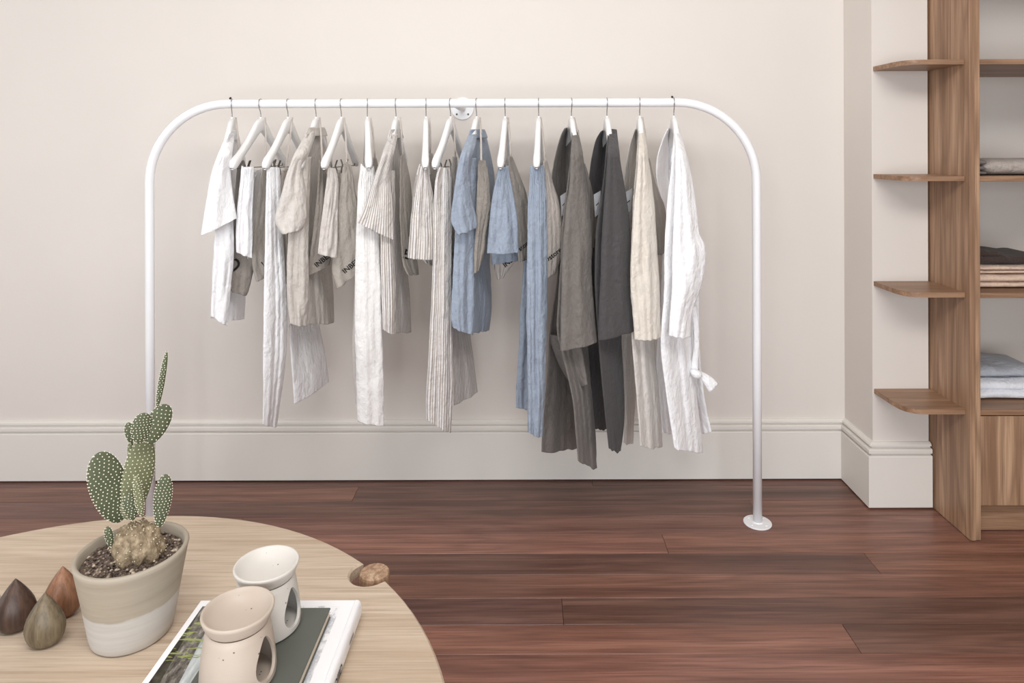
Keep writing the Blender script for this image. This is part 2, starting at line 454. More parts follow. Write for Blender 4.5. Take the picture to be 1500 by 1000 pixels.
# ------------------------------------------------------------------ clothes rack
RY, RZ, RR = 2.6, 1.602, 0.0165
RXL, RXR, BR = W(219.5, 400, RY).x, W(1108.5, 400, RY).x, 0.30
rack = thing('clothes_rack', 'long white tubular steel clothes rack with rounded corners carrying all the hangers', 'clothes rack', (0, RY, 0))
pts = [Vector((RXL, RY, 0.004)), Vector((RXL, RY, 0.7))]
for k in range(17):
    a = math.pi - k / 16 * math.pi / 2
    pts.append(Vector((RXL + BR + BR * math.cos(a), RY, RZ - BR + BR * math.sin(a))))
pts += [Vector((-0.3, RY, RZ)), Vector((0.3, RY, RZ))]
for k in range(17):
    a = math.pi / 2 - k / 16 * math.pi / 2
    pts.append(Vector((RXR - BR + BR * math.cos(a), RY, RZ - BR + BR * math.sin(a))))
pts += [Vector((RXR, RY, 0.7)), Vector((RXR, RY, 0.004))]
link('tube_frame', *tube(pts, RR, 20), RACK, rack)
def screw(c, axis, parent):
    c = Vector(c); ax = Vector(axis)
    v, f = tube([c, c + ax * 0.0015, c + ax * 0.0025], 0.004, 10, True, [0.0045, 0.0045, 0.002])
    link('screw', v, f, STEEL if False else RACK, parent)
for fx in (RXL, RXR):
    v, f = lathe([(0.0, 0.0), (0.051, 0.0), (0.052, 0.001), (0.052, 0.004), (0.050, 0.0055), (0.020, 0.006), (0.018, 0.009), (0.0, 0.009)], (fx, RY, 0.0), 40)
    fl = link('floor_flange', v, f, RACK, rack, False)
    for a in (40, 130, 220, 310):
        screw((fx + 0.037 * math.cos(math.radians(a)), RY + 0.037 * math.sin(math.radians(a)), 0.0055), (0, 0, 1), fl)
bx = W(677.4, 158.5, 2.95).x
br = link('wall_bracket', *tube([(bx, RY + 0.005, RZ), (bx, YB - 0.004, RZ)], 0.0135, 18), RACK, rack)
v, f = tube([(bx, YB, RZ), (bx, YB - 0.005, RZ), (bx, YB - 0.007, RZ)], 0.049, 36, True, [0.049, 0.049, 0.0465])
pl = link('bracket_plate', v, f, RACK, br, False)
for a in (45, 135, 225, 315):
    v, f = tube([(bx + 0.035 * math.cos(math.radians(a)), YB - 0.006, RZ + 0.035 * math.sin(math.radians(a))), (bx + 0.035 * math.cos(math.radians(a)), YB - 0.0085, RZ + 0.035 * math.sin(math.radians(a)))], 0.0042, 10)
    link('screw', v, f, STEEL, rack)

# ------------------------------------------------------------------ hangers
def make_hanger(hx, near_x, label, clips=None, tip=False):
    X0 = W(hx, 152, RY).x
    Xn = W(near_x, 238, 2.385).x
    a = math.asin(max(-0.6, min(0.6, (Xn - X0) / 0.22)))
    root = thing('clothes_hanger', label, 'hanger', (X0, RY, RZ), 'white hangers on the rack')
    ud = Vector((-math.sin(a), math.cos(a), 0)); wv = Vector((math.cos(a), math.sin(a), 0))   # u>0 points to the wall
    def P(u, z, w=0.0): return Vector((X0, RY, 0)) + ud * u + wv * w + Vector((0, 0, z))
    prof = [(0.0, 1.521, 0.052, 0.020), (0.014, 1.518, 0.050, 0.021), (0.03, 1.509, 0.046, 0.021), (0.055, 1.490, 0.038, 0.021), (0.085, 1.466, 0.032, 0.022), (0.12, 1.439, 0.029, 0.023), (0.15, 1.418, 0.027, 0.024),
            (0.168, 1.407, 0.026, 0.025), (0.176, 1.400, 0.030, 0.026), (0.195, 1.388, 0.032, 0.027), (0.210, 1.376, 0.031, 0.026), (0.219, 1.366, 0.024, 0.021), (0.223, 1.361, 0.012, 0.011)]
    full = [(-u, z, h, w) for u, z, h, w in reversed(prof[1:])] + prof
    rows = []; n = 14
    for i, (u, z, h, w) in enumerate(full):
        u0, z0 = full[max(i - 1, 0)][:2]; u1, z1 = full[min(i + 1, len(full) - 1)][:2]
        tl = math.hypot(u1 - u0, z1 - z0); tu, tz = (u1 - u0) / tl, (z1 - z0) / tl
        row = []
        for k in range(n):
            th = 2 * math.pi * k / n; c, s = math.cos(th), math.sin(th)
            c = math.copysign(abs(c) ** 0.6, c); s = math.copysign(abs(s) ** 0.6, s)
            row.append(P(u - tz * s * h / 2, z + tu * s * h / 2, c * w / 2))
        rows.append(row)
    v, f = grid_mesh(rows); f.append(tuple(range(n))); f.append(tuple(reversed(range(len(v) - n, len(v)))))
    link('shoulder_arms', v, f, HANGER, root)
    hp = [P(0, 1.535), P(0, 1.560), P(-0.004, 1.574), P(-0.014, 1.585)]
    hr = RR + 0.0022
    for k in range(13):
        th = math.radians(225 - k * 17)
        hp.append(P(hr * math.cos(th) * 1.0, RZ + hr * math.sin(th)))
    v, f = tube(hp, 0.0019, 8)
    hk = link('hook', v, f, CHROME, root)
    v, f = tube([P(0, 1.543), P(0, 1.552)], 0.005, 10)
    link('ferrule', v, f, HANGER, root)
    if tip:
        v, f = tube([P(-0.004, RZ + hr + 0.002, -0.006), P(0.004, RZ + hr + 0.004, -0.006)], 0.004, 10)
        link('hook_cap', v, f, BLACK, hk)
    if clips:
        v, f = tube([P(-0.195, 1.378), P(-0.19, 1.362), P(0.19, 1.362), P(0.195, 1.378)], 0.0017, 8)
        link('trouser_bar', v, f, STEEL, root)
        for u in clips:
            rows = []
            bm = bmesh.new()
            for sgn in (-1, 1):
                pr = [(0.013 * sgn, 1.389), (0.006 * sgn, 1.368), (0.010 * sgn, 1.354), (0.0115 * sgn, 1.336)]
                for (w0, z0), (w1, z1) in zip(pr, pr[1:]):
                    q = [P(u - 0.008, z0, w0), P(u + 0.008, z0, w0), P(u + 0.008, z1, w1), P(u - 0.008, z1, w1)]
                    q2 = [p + wv * 0.0016 * sgn for p in q]
                    vv = [bm.verts.new(p) for p in q + q2]
                    for fc in ((0, 1, 2, 3), (7, 6, 5, 4), (0, 4, 5, 1), (1, 5, 6, 2), (2, 6, 7, 3), (3, 7, 4, 0)):
                        bm.faces.new([vv[k] for k in fc])
            bm_obj('clip', bm, STEEL, root)
    return root

hangers = [
    (340, 322, 'white hanger inside the white short-sleeved tunic, leftmost on the rack', None, True),
    (382, 341, 'white hanger with metal clips holding the short white trousers', (-0.115, 0.10), False),
    (422, 389, 'white hanger with metal clips holding the long white trousers', (-0.115, 0.10), False),
    (463, 440, 'white hanger inside the beige short-sleeved shirt', None, False),
    (500, 475, 'white hanger with clips holding the pale beige shorts', (-0.105, 0.04), False),
    (538, 540, 'white hanger seen end on above the off-white trousers', (-0.12, 0.10), False),
    (580, 566, 'white hanger inside the striped short-sleeved shirt', None, False),
    (624, 623, 'white hanger seen end on above the striped shorts', (-0.12, 0.12), False),
    (660, 637, 'white hanger with clips holding the long striped trousers', (-0.11, 0.03), False),
    (698, 682, 'white hanger inside the blue short-sleeved shirt', None, False),
    (740, 733, 'white hanger holding the wide blue shorts', (-0.12, 0.10), False),
    (789, 786, 'white hanger holding the long blue trousers', (-0.12, 0.10), False),
    (837, 848, 'white hanger inside the mid grey robe', None, False),
    (889, 899, 'white hanger inside the charcoal robe', None, False),
    (937, 943, 'white hanger inside the cream robe', None, False),
    (987, 999, 'white hanger inside the white robe, rightmost on the rack', None, True)]
for h in hangers: make_hanger(*h)

# ------------------------------------------------------------------ garments
def garment(name, label, cat, x, y, d, group):
    return thing(name, label, cat, W(x, y, d), group)
G_TOP, G_BOT, G_ROBE = 'shirts on the rack', 'trousers and shorts on the rack', 'robes at the right end of the rack'

def collar(parent, mat, xa, xb, y, d0, d1, h=0.035, seed=0):
    cloth('collar', mat, parent, [(xa + 1, y, xb - 1, y), (xa - 1, y + 6, xb + 1, y + 5), (xa - 3, y + 13, xb + 3, y + 12)], d0, d1, 0.022, 0.03, (1, 0.002), 0.003, seed, 18)

# 1 white top
g = garment('white_tunic', 'white linen tunic with short sleeves hanging at the far left end of the rack', 'shirt', 335, 475, 2.55, G_TOP)
cloth('body', L_WHITE, g, [(335, 197, 349, 195), (326, 228, 352, 222), (319, 290, 351, 282), (315, 345, 353, 340), (311, 400, 357, 398), (310, 440, 359, 436), (308, 466, 357, 467)], 2.42, 2.70, 0.02, 0.05, (2.2, 0.010), 0.006, 1)
cloth('front_panel', L_WHITE, g, [(320, 300, 338, 300), (315, 345, 342, 345), (312, 400, 340, 400), (310, 440, 336, 440), (309, 462, 333, 478)], 2.40, 2.44, 0.012, 0.03, (1.2, 0.006), 0.006, 2)
cloth('sleeve', L_WHITE, g, [(333, 198, 343, 197), (327, 209, 342, 206), (318, 232, 339, 227), (308, 263, 337, 255), (301, 305, 341, 288), (295, 345, 346, 320)], 2.345, 2.40, 0.02, 0.035, (1.3, 0.004), 0.005, 3, over=True)
cloth('collar', L_WHITE, g, [(337, 192, 346, 191), (333, 199, 349, 198), (331, 206, 350, 205)], 2.50, 2.62, 0.02, 0.03, (1, 0.002), 0.003, 4, 16)

# 2 white short trousers
g = garment('short_trousers', 'white linen cropped trousers clipped to a hanger beside the white tunic', 'trousers', 362, 385, 2.5, G_BOT)
cloth('leg', L_WHITE, g, [(354, 245, 371, 245), (352, 268, 371, 268), (348, 306, 369, 306), (346, 340, 369, 340), (347, 369, 368, 378)], 2.42, 2.46, 0.012, 0.04, (1.5, 0.005), 0.005, 11, gather=0.002)
cloth('leg', L_OFF, g, [(362, 247, 382, 250), (362, 270, 379, 272), (360, 306, 374, 308), (360, 345, 371, 345), (361, 375, 367, 387)], 2.50, 2.62, 0.012, 0.03, (1.5, 0.004), 0.005, 12, gather=0.002)
cloth('waistband', L_WHITE, g, [(354, 243, 382, 247), (353, 250, 382, 253), (353, 257, 381, 259)], 2.42, 2.64, 0.016, 0.02, (5, 0.007), 0.002, 13, 36, sag=0.016)

# 3 long white trousers
g = garment('long_trousers', 'long straight white linen trousers, hems reaching the skirting', 'trousers', 405, 625, 2.5, G_BOT)
cloth('leg', L_WHITE, g, [(392, 245, 409, 246), (390, 275, 411, 275), (389, 330, 413, 330), (387, 430, 419, 430), (386, 510, 419, 510), (386, 580, 411, 580), (385, 621, 405, 625)], 2.40, (2.47, 2.52), 0.012, 0.06, (1.6, 0.006), 0.006, 21, gather=0.002)
cloth('leg', L_WHITE, g, [(408, 250, 432, 250), (412, 300, 440, 300), (421, 420, 457, 420), (425, 505, 472, 500), (429, 560, 479, 540), (431, 592, 481, 559)], 2.54, 2.80, 0.012, 0.03, (1.0, 0.006), 0.005, 22)
cloth('waistband', L_WHITE, g, [(392, 243, 424, 246), (391, 250, 424, 252), (391, 257, 423, 258)], 2.41, 2.66, 0.016, 0.02, (5, 0.007), 0.002, 23, 36, sag=0.016)

# 4 beige shirt
g = garment('linen_shirt', 'beige linen shirt with collar and short sleeves, left part of the rack', 'shirt', 455, 475, 2.55, G_TOP)
cloth('body', L_BEIGE, g, [(449, 196, 476, 193), (444, 228, 480, 222), (440, 275, 481, 272), (438, 340, 484, 336), (440, 400, 486, 396), (444, 440, 488, 437), (448, 474, 489, 472)], 2.46, 2.76, 0.02, 0.05, (2.2, 0.010), 0.008, 31)
cloth('front_panel', L_BEIGE, g, [(434, 232, 456, 230), (428, 280, 453, 280), (423, 340, 451, 340), (421, 400, 451, 400), (422, 440, 450, 440), (425, 474, 448, 477)], 2.40, 2.44, 0.014, 0.04, (1.3, 0.007), 0.007, 32)
cloth('sleeve', L_OAT, g, [(450, 196, 461, 193), (443, 206, 458, 203), (432, 225, 451, 221), (421, 254, 443, 248), (411, 290, 447, 286), (403, 320, 449, 312), (408, 334, 446, 326), (414, 343, 441, 336)], 2.345, 2.40, 0.022, 0.035, (1.2, 0.005), 0.006, 33, over=True)  # lighter linen than the body: light on the near sleeve put into colour
collar(g, L_BEIGE, 449, 476, 187, 2.50, 2.64, seed=34)

# 5 pale beige shorts
g = garment('linen_shorts', 'pale oatmeal linen shorts clipped to a hanger right of the beige shirt', 'shorts', 480, 378, 2.5, G_BOT)
cloth('leg', L_OAT, g, [(481, 245, 491, 247), (478, 270, 495, 270), (472, 315, 494, 315), (468, 350, 494, 350), (466, 371, 493, 378)], 2.42, 2.47, 0.014, 0.05, (1.6, 0.006), 0.005, 41, gather=0.003)
cloth('leg', L_OAT, g, [(486, 247, 498, 250), (486, 275, 498, 275), (485, 315, 496, 315), (484, 350, 496, 350), (484, 366, 494, 372)], 2.52, 2.60, 0.012, 0.03, (1.5, 0.004), 0.005, 42)
cloth('waistband', L_OAT, g, [(481, 244, 498, 249), (480, 250, 498, 254), (480, 256, 498, 260)], 2.43, 2.60, 0.016, 0.02, (5, 0.007), 0.002, 43, 36, sag=0.016)

# 6 off-white trousers
g = garment('long_trousers', 'long off-white trousers with creased front under an end-on hanger', 'trousers', 540, 622, 2.5, G_BOT)
cloth('leg', L_OFF, g, [(530, 246, 547, 246), (525, 273, 549, 273), (523, 320, 553, 320), (521, 400, 557, 400), (520, 480, 559, 480), (522, 540, 561, 540), (524, 616, 562, 623)], 2.40, (2.43, 2.42), 0.016, 0.08, (1.4, 0.004), 0.005, 51, gather=0.004)
cloth('leg', L_OAT, g, [(528, 300, 545, 300), (521, 400, 545, 400), (517, 490, 545, 490), (518, 540, 545, 540), (521, 590, 545, 592)], 2.56, 2.62, 0.012, 0.05, (1.4, 0.004), 0.005, 52)
cloth('waistband', L_OFF, g, [(529, 241, 547, 243), (528, 249, 548, 250), (527, 258, 548, 259)], 2.42, 2.46, 0.02, 0.10, (5, 0.007), 0.003, 53, 36, sag=0.016)

# 7 striped shirt
g = garment('linen_shirt', 'white and taupe striped linen shirt with short sleeves', 'shirt', 580, 487, 2.55, G_TOP)
cloth('body', L_STRIPE, g, [(572, 199, 588, 197), (568, 226, 585, 223), (566, 258, 587, 255), (567, 300, 590, 297), (568, 350, 593, 350), (571, 400, 597, 400), (574, 440, 600, 440), (577, 486, 602, 486)], 2.46, 2.74, 0.016, 0.05, (1.6, 0.007), 0.005, 61)
cloth('front_panel', L_STRIPE, g, [(563, 250, 577, 250), (560, 300, 578, 300), (558, 350, 576, 350), (559, 400, 578, 400), (560, 440, 579, 440), (561, 482, 578, 490)], 2.40, 2.44, 0.012, 0.04, (1.2, 0.006), 0.005, 62)
cloth('sleeve', L_STRIPE, g, [(572, 198, 582, 197), (565, 212, 580, 210), (557, 235, 575, 232), (546, 268, 572, 262), (535, 302, 575, 295), (524, 326, 577, 352)], 2.345, 2.40, 0.022, 0.035, (1.1, 0.005), 0.005, 63, over=True)
collar(g, L_STRIPE, 571, 588, 190, 2.50, 2.64, seed=64)

# 8 striped shorts
g = garment('linen_shorts', 'striped linen shorts with gathered waist in the middle of the rack', 'shorts', 618, 388, 2.5, G_BOT)
cloth('leg', L_STRIPE, g, [(616, 244, 628, 244), (610, 266, 630, 264), (604, 306, 637, 300), (600, 350, 641, 348), (598, 378, 641, 380)], 2.40, 2.44, 0.02, 0.06, (2.2, 0.006), 0.005, 71, gather=0.004)
cloth('leg', L_STRIPE, g, [(612, 248, 626, 248), (606, 280, 628, 280), (603, 330, 634, 330), (606, 370, 637, 370), (617, 380, 636, 390)], 2.54, 2.60, 0.016, 0.04, (1.5, 0.005), 0.005, 72)
cloth('waistband', L_STRIPE, g, [(615, 240, 628, 241), (613, 248, 629, 248), (611, 256, 630, 255)], 2.41, 2.45, 0.02, 0.12, (5, 0.007), 0.003, 73, 36, sag=0.016)

# 9 long striped trousers
g = garment('long_trousers', 'long striped linen trousers, one leg in front of the other', 'trousers', 650, 630, 2.5, G_BOT)
cloth('leg', L_STRIPE, g, [(643, 245, 658, 247), (637, 270, 660, 267), (636, 320, 661, 320), (634, 400, 661, 400), (630, 490, 662, 490), (625, 570, 663, 570), (625, 613, 660, 634)], 2.40, 2.45, 0.016, 0.07, (1.8, 0.005), 0.005, 81, gather=0.004)
cloth('leg', L_STRIPE, g, [(650, 260, 664, 262), (655, 330, 672, 330), (660, 420, 682, 420), (662, 490, 689, 490), (663, 540, 695, 538), (664, 593, 699, 574)], 2.54, 2.78, 0.012, 0.03, (1.2, 0.006), 0.005, 82)
cloth('waistband', L_STRIPE, g, [(643, 241, 660, 244), (641, 249, 661, 251), (639, 257, 661, 259)], 2.42, 2.58, 0.018, 0.03, (5, 0.007), 0.003, 83, 36, sag=0.016)

# 10 blue shirt
g = garment('linen_shirt', 'chambray blue linen shirt with short sleeves in the middle of the rack', 'shirt', 690, 487, 2.55, G_TOP)
cloth('body', L_BLUE, g, [(688, 198, 711, 197), (688, 230, 719, 231), (688, 270, 724, 266), (688, 330, 721, 328), (690, 375, 717, 377), (691, 415, 719, 415), (692, 455, 719, 455), (693, 486, 716, 483)], 2.48, 2.74, 0.018, 0.05, (1.6, 0.008), 0.007, 91)
cloth('front_panel', L_BLUE, g, [(678, 232, 697, 232), (671, 280, 697, 280), (667, 330, 698, 330), (665, 375, 695, 375), (663, 415, 694, 415), (661, 460, 694, 460), (664, 479, 692, 490)], 2.40, 2.45, 0.014, 0.05, (1.3, 0.006), 0.007, 92)
cloth('sleeve', L_BLUE, g, [(687, 198, 698, 197), (680, 214, 696, 212), (674, 232, 691, 230), (668, 262, 688, 258), (663, 298, 691, 292), (661, 322, 697, 316), (666, 335, 698, 328), (671, 344, 697, 334)], 2.345, 2.40, 0.022, 0.035, (1.1, 0.006), 0.006, 93, over=True)
collar(g, L_BLUE, 688, 711, 190, 2.50, 2.66, seed=94)

# 11 blue shorts
g = garment('linen_shorts', 'wide chambray blue linen shorts right of the blue shirt', 'shorts', 738, 380, 2.5, G_BOT)
cloth('leg', L_BLUE, g, [(732, 244, 744, 245), (727, 262, 746, 258), (721, 290, 752, 286), (717, 330, 757, 325), (714, 371, 760, 370)], 2.40, 2.44, 0.018, 0.05, (1.6, 0.005), 0.006, 101, gather=0.004)
cloth('leg', L_BLUE, g, [(731, 250, 744, 250), (727, 280, 748, 280), (722, 330, 755, 328), (720, 365, 760, 362), (721, 387, 759, 381)], 2.52, 2.56, 0.014, 0.04, (1.5, 0.004), 0.005, 102)
cloth('waistband', L_BLUE, g, [(731, 241, 743, 242), (729, 249, 745, 249), (727, 257, 746, 257)], 2.41, 2.45, 0.02, 0.10, (5, 0.007), 0.003, 103, 36, sag=0.016)

# 12 long blue trousers
g = garment('long_trousers', 'long chambray blue linen trousers left of the grey robe', 'trousers', 785, 635, 2.5, G_BOT)
cloth('leg', L_BLUE, g, [(779, 244, 795, 246), (776, 266, 798, 264), (774, 300, 800, 300), (773, 350, 801, 350), (772, 430, 801, 430), (772, 490, 800, 490), (773, 560, 798, 560), (774, 632, 794, 640)], 2.40, 2.43, 0.014, 0.07, (1.6, 0.006), 0.007, 111, gather=0.004)
cloth('leg', L_BLUE, g, [(778, 300, 795, 300), (768, 380, 790, 380), (763, 450, 788, 450), (760, 510, 786, 510), (757, 560, 784, 560), (756, 596, 782, 599)], 2.56, 2.60, 0.012, 0.05, (1.4, 0.004), 0.006, 112)
cloth('waistband', L_BLUE, g, [(778, 241, 795, 242), (777, 249, 797, 249), (776, 258, 798, 258)], 2.41, 2.45, 0.02, 0.10, (5, 0.007), 0.003, 113, 36, sag=0.016)

# ---- robes (front opening to the left, near sleeve towards the viewer)
def tagcard(parent, x0, y0, x1, y1, d, skew=3):
    a, b, c, e = W(x0, y0 + skew, d), W(x1, y0 - skew, d + 0.03), W(x1 - 2, y1 - skew, d + 0.03), W(x0 + 2, y1 + skew, d)
    n = (b - a).cross(e - a).normalized() * 0.0008
    v = [a, b, c, e]; v = v + [p + n for p in v]
    o = link('price_tag', v, [(0, 1, 2, 3), (7, 6, 5, 4), (0, 4, 5, 1), (1, 5, 6, 2), (2, 6, 7, 3), (3, 7, 4, 0)], PAPER, parent, False)
    L_ = lambda i, j: a.lerp(b, i).lerp(e.lerp(c, i), j) + (Vector((0, 0, HC)) - a).normalized() * 0.003
    link('tag_print', [L_(0.25, 0.50), L_(0.75, 0.47), L_(0.75, 0.52), L_(0.25, 0.55)], [(0, 1, 2, 3)], INK, o, False)
    return o

# 13 grey robe
g = garment('linen_robe', 'mid grey linen robe with wide sleeve and a front pocket', 'robe', 840, 680, 2.55, G_ROBE)
cloth('far_front', L_GREY, g, [(827, 188, 832, 187), (820, 203, 830, 203), (811, 240, 828, 240), (809, 270, 828, 265), (818, 330, 834, 330), (817, 400, 836, 400), (806, 480, 838, 480), (801, 560, 842, 560), (795, 630, 845, 630), (793, 661, 846, 656)], 2.56, 2.72, 0.014, 0.02, (1.4, 0.007), 0.007, 121)
cloth('back_panel', L_GREY, g, [(829, 191, 845, 191), (826, 230, 852, 230), (826, 300, 858, 300), (826, 340, 860, 340)], 2.72, 2.62, 0.006, 0.02, (1.4, 0.004), 0.005, 122)
cloth('near_front', L_GREY, g, [(838, 194, 847, 194), (836, 234, 854, 234), (829, 287, 861, 280), (823, 340, 864, 340), (820, 410, 862, 410), (816, 480, 860, 480), (824, 520, 862, 520), (838, 580, 867, 580), (844, 640, 872, 640), (847, 674, 874, 686)], (2.365, 2.40), (2.44, 2.56), 0.016, 0.04, (1.4, 0.008), 0.008, 123, over=True)
cloth('sleeve', L_GREY, g, [(839, 199, 847, 198), (837, 220, 852, 218), (836, 245, 855, 243), (834, 275, 859, 272), (829, 310, 864, 308), (825, 360, 866, 358), (823, 410, 866, 408), (822, 460, 870, 455), (821, 513, 875, 500)], 2.335, 2.39, 0.022, 0.04, (1.2, 0.006), 0.006, 124, over=True)
cloth('collar', L_GREY, g, [(839, 191, 847, 191), (837, 215, 850, 213), (835, 240, 853, 238)], 2.385, 2.46, 0.014, 0.03, (1, 0.002), 0.003, 125, 16, over=True)
cloth('pocket', L_GREY, g, [(805, 490, 842, 499), (808, 505, 852, 512), (820, 535, 857, 540), (838, 565, 860, 562)], 2.50, 2.43, 0.014, 0.02, (0.8, 0.004), 0.006, 126)
tagcard(g, 821, 284, 830, 314, 2.455)

# 14 charcoal robe
g = garment('linen_robe', 'charcoal linen robe, the darkest garment on the rack', 'robe', 890, 655, 2.55, G_ROBE)
cloth('far_front', L_CHAR, g, [(880, 193, 885, 190), (872, 208, 884, 205), (865, 242, 882, 240), (863, 280, 880, 278), (869, 320, 884, 318), (866, 400, 886, 400), (862, 500, 886, 500), (866, 570, 888, 570), (871, 627, 889, 627)], 2.56, 2.72, 0.014, 0.02, (1.2, 0.006), 0.006, 131)
cloth('back_panel', L_CHAR, g, [(884, 188, 897, 190), (881, 230, 904, 230), (879, 300, 912, 300), (878, 340, 914, 340)], 2.72, 2.62, 0.006, 0.02, (1.4, 0.004), 0.005, 132)
cloth('near_front', L_CHAR, g, [(891, 192, 902, 192), (888, 225, 906, 225), (881, 287, 914, 285), (873, 340, 917, 340), (872, 420, 916, 420), (876, 490, 910, 490), (882, 560, 913, 560), (887, 610, 914, 610), (892, 656, 909, 661)], (2.365, 2.40), (2.44, 2.56), 0.016, 0.04, (1.3, 0.006), 0.006, 133, over=True)
cloth('sleeve', L_CHAR, g, [(893, 197, 902, 196), (891, 220, 906, 218), (890, 240, 908, 238), (888, 265, 912, 262), (885, 300, 918, 298), (882, 350, 923, 346), (880, 410, 924, 408), (878, 455, 926, 450), (877, 498, 928, 484)], 2.335, 2.39, 0.022, 0.04, (1.1, 0.005), 0.005, 134, over=True)
cloth('collar', L_CHAR, g, [(892, 189, 903, 190), (889, 212, 905, 210), (886, 238, 907, 236)], 2.385, 2.46, 0.014, 0.03, (1, 0.002), 0.003, 135, 16, over=True)
tagcard(g, 870, 282, 880, 315, 2.455)

# 15 cream robe
g = garment('linen_robe', 'cream linen robe with pale paper tag between charcoal and white robes', 'robe', 940, 652, 2.55, G_ROBE)
cloth('far_front', L_OAT, g, [(929, 191, 933, 189), (921, 218, 932, 214), (914, 260, 930, 258), (913, 300, 932, 298), (915, 380, 934, 380), (912, 460, 934, 460), (910, 520, 932, 520), (912, 590, 930, 590), (913, 647, 927, 649)], 2.56, 2.72, 0.014, 0.02, (1.4, 0.006), 0.006, 141)  # greyer linen than the sleeve: shade on this far panel put into colour
cloth('back_panel', L_CREAM, g, [(931, 189, 943, 190), (929, 230, 947, 230), (927, 300, 955, 300), (926, 340, 957, 340)], 2.72, 2.62, 0.006, 0.02, (1.4, 0.004), 0.005, 142)
cloth('near_front', L_OAT, g, [(936, 192, 945, 192), (933, 230, 948, 230), (928, 290, 955, 288), (925, 350, 958, 350), (924, 430, 958, 430), (926, 500, 958, 500), (931, 560, 963, 560), (935, 610, 967, 610), (938, 653, 970, 654)], (2.365, 2.40), (2.44, 2.56), 0.016, 0.04, (1.5, 0.008), 0.008, 143, over=True)
cloth('sleeve', L_CREAM, g, [(937, 196, 945, 195), (936, 215, 947, 214), (935, 235, 949, 234), (933, 260, 953, 258), (929, 300, 958, 298), (926, 350, 961, 348), (924, 410, 965, 408), (927, 455, 966, 452), (930, 497, 967, 494)], 2.335, 2.39, 0.022, 0.04, (1.4, 0.007), 0.005, 144, over=True)
cloth('collar', L_CREAM, g, [(936, 188, 945, 188), (934, 212, 947, 211), (932, 238, 949, 236)], 2.385, 2.46, 0.014, 0.03, (1, 0.002), 0.003, 145, 16, over=True)
tagcard(g, 915, 279, 926, 311, 2.455)

# 16 white robe with belt
g = garment('linen_robe', 'white linen robe with knotted belt at the right end of the rack', 'robe', 1000, 655, 2.55, G_ROBE)
cloth('far_front', L_WHITE, g, [(978, 189, 982, 187), (970, 206, 980, 206), (962, 234, 979, 234), (962, 264, 979, 262), (970, 300, 984, 300), (970, 380, 990, 380), (966, 460, 992, 460), (961, 540, 992, 540), (965, 590, 993, 590), (970, 633, 995, 633)], 2.56, 2.72, 0.014, 0.02, (1.3, 0.006), 0.005, 151)
cloth('back_panel', L_WHITE, g, [(980, 188, 994, 190), (978, 225, 1003, 225), (978, 300, 1015, 300), (984, 400, 1022, 400), (1000, 500, 1024, 500), (1005, 570, 1030, 570), (1012, 636, 1042, 632)], 2.74, 2.66, 0.008, 0.02, (1.4, 0.005), 0.005, 152)
cloth('near_front', L_WHITE, g, [(988, 189, 995, 191), (986, 225, 1005, 225), (978, 295, 1016, 290), (974, 360, 1016, 360), (973, 430, 1012, 430), (968, 500, 1013, 500), (974, 560, 1018, 560), (981, 610, 1024, 610), (988, 655, 1029, 662)], (2.365, 2.40), (2.44, 2.56), 0.016, 0.04, (1.6, 0.007), 0.005, 153, over=True)
cloth('sleeve', L_WHITE, g, [(989, 196, 996, 196), (990, 215, 1001, 214), (990, 232, 1007, 232), (990, 258, 1012, 256), (988, 300, 1019, 300), (986, 345, 1024, 340), (985, 372, 1033, 368), (985, 420, 1027, 418), (982, 460, 1014, 455), (980, 491, 1011, 493)], 2.335, 2.39, 0.022, 0.04, (1.2, 0.006), 0.005, 154, over=True)
cloth('collar', L_WHITE, g, [(988, 187, 995, 188), (986, 212, 1000, 211), (983, 238, 1004, 236)], 2.385, 2.46, 0.014, 0.03, (1, 0.002), 0.003, 155, 16, over=True)
cloth('belt', L_WHITE, g, [(1013, 450, 1019, 449), (1016, 475, 1023, 475), (1017, 505, 1024, 505), (1014, 530, 1022, 530), (1013, 546, 1022, 544)], 2.50, 2.50, 0.006, 0.006, (1, 0.001), 0.002, 156, 10)
bl = g
v, f = tube([W(1013, 543, 2.49), W(1016, 545, 2.482), W(1020, 548, 2.48), W(1024, 549, 2.485), W(1026, 550, 2.495)], 0.012, 12, True, [0.008, 0.014, 0.016, 0.013, 0.007])
link('belt_knot', v, f, L_WHITE, g, True, [(0, 0)] * len(v))
cloth('belt_tail', L_WHITE, g, [(1022, 545, 1028, 545), (1026, 553, 1038, 550), (1032, 562, 1046, 556), (1039, 574, 1052, 562)], 2.49, 2.50, 0.008, 0.008, (1.2, 0.003), 0.003, 157, 14)

# ------------------------------------------------------------------ linen bags hung with the clothes
def bag(label, mat, levels, dl, dr, strap=None, txt=None, bf=0.008, bb=0.010, wr=0.005, seed=0, pleat=(1.3, 0.004), gather=0.0):
    low = levels[-1]
    g = garment('drawstring_bag', label, 'bag', (low[0] + low[2]) / 2, low[3], (dl + dr) / 2, 'printed linen bags hanging between the clothes')
    o = cloth('bag_body', mat, g, levels, dl, dr, bf, bb, pleat, wr, seed, 22, gather=gather)
    if strap:
        (sx, sy), (ex, ey) = strap
        top = levels[0]
        p0 = W(sx, sy, RY - 0.004); p1 = W(ex, ey, (dl + dr) / 2)
        v, f = ribbon([p0, p0.lerp(p1, 0.35) + Vector((0.002, 0, 0)), p0.lerp(p1, 0.7) + Vector((0.001, 0, 0)), p1], 0.007, 0.0015, (1, 0.3, 0))
        link('strap', v, f, L_BAGP, g, True, [(0, 0)] * len(v))
    if txt: print_on(o, *txt, INK, g)
    return g
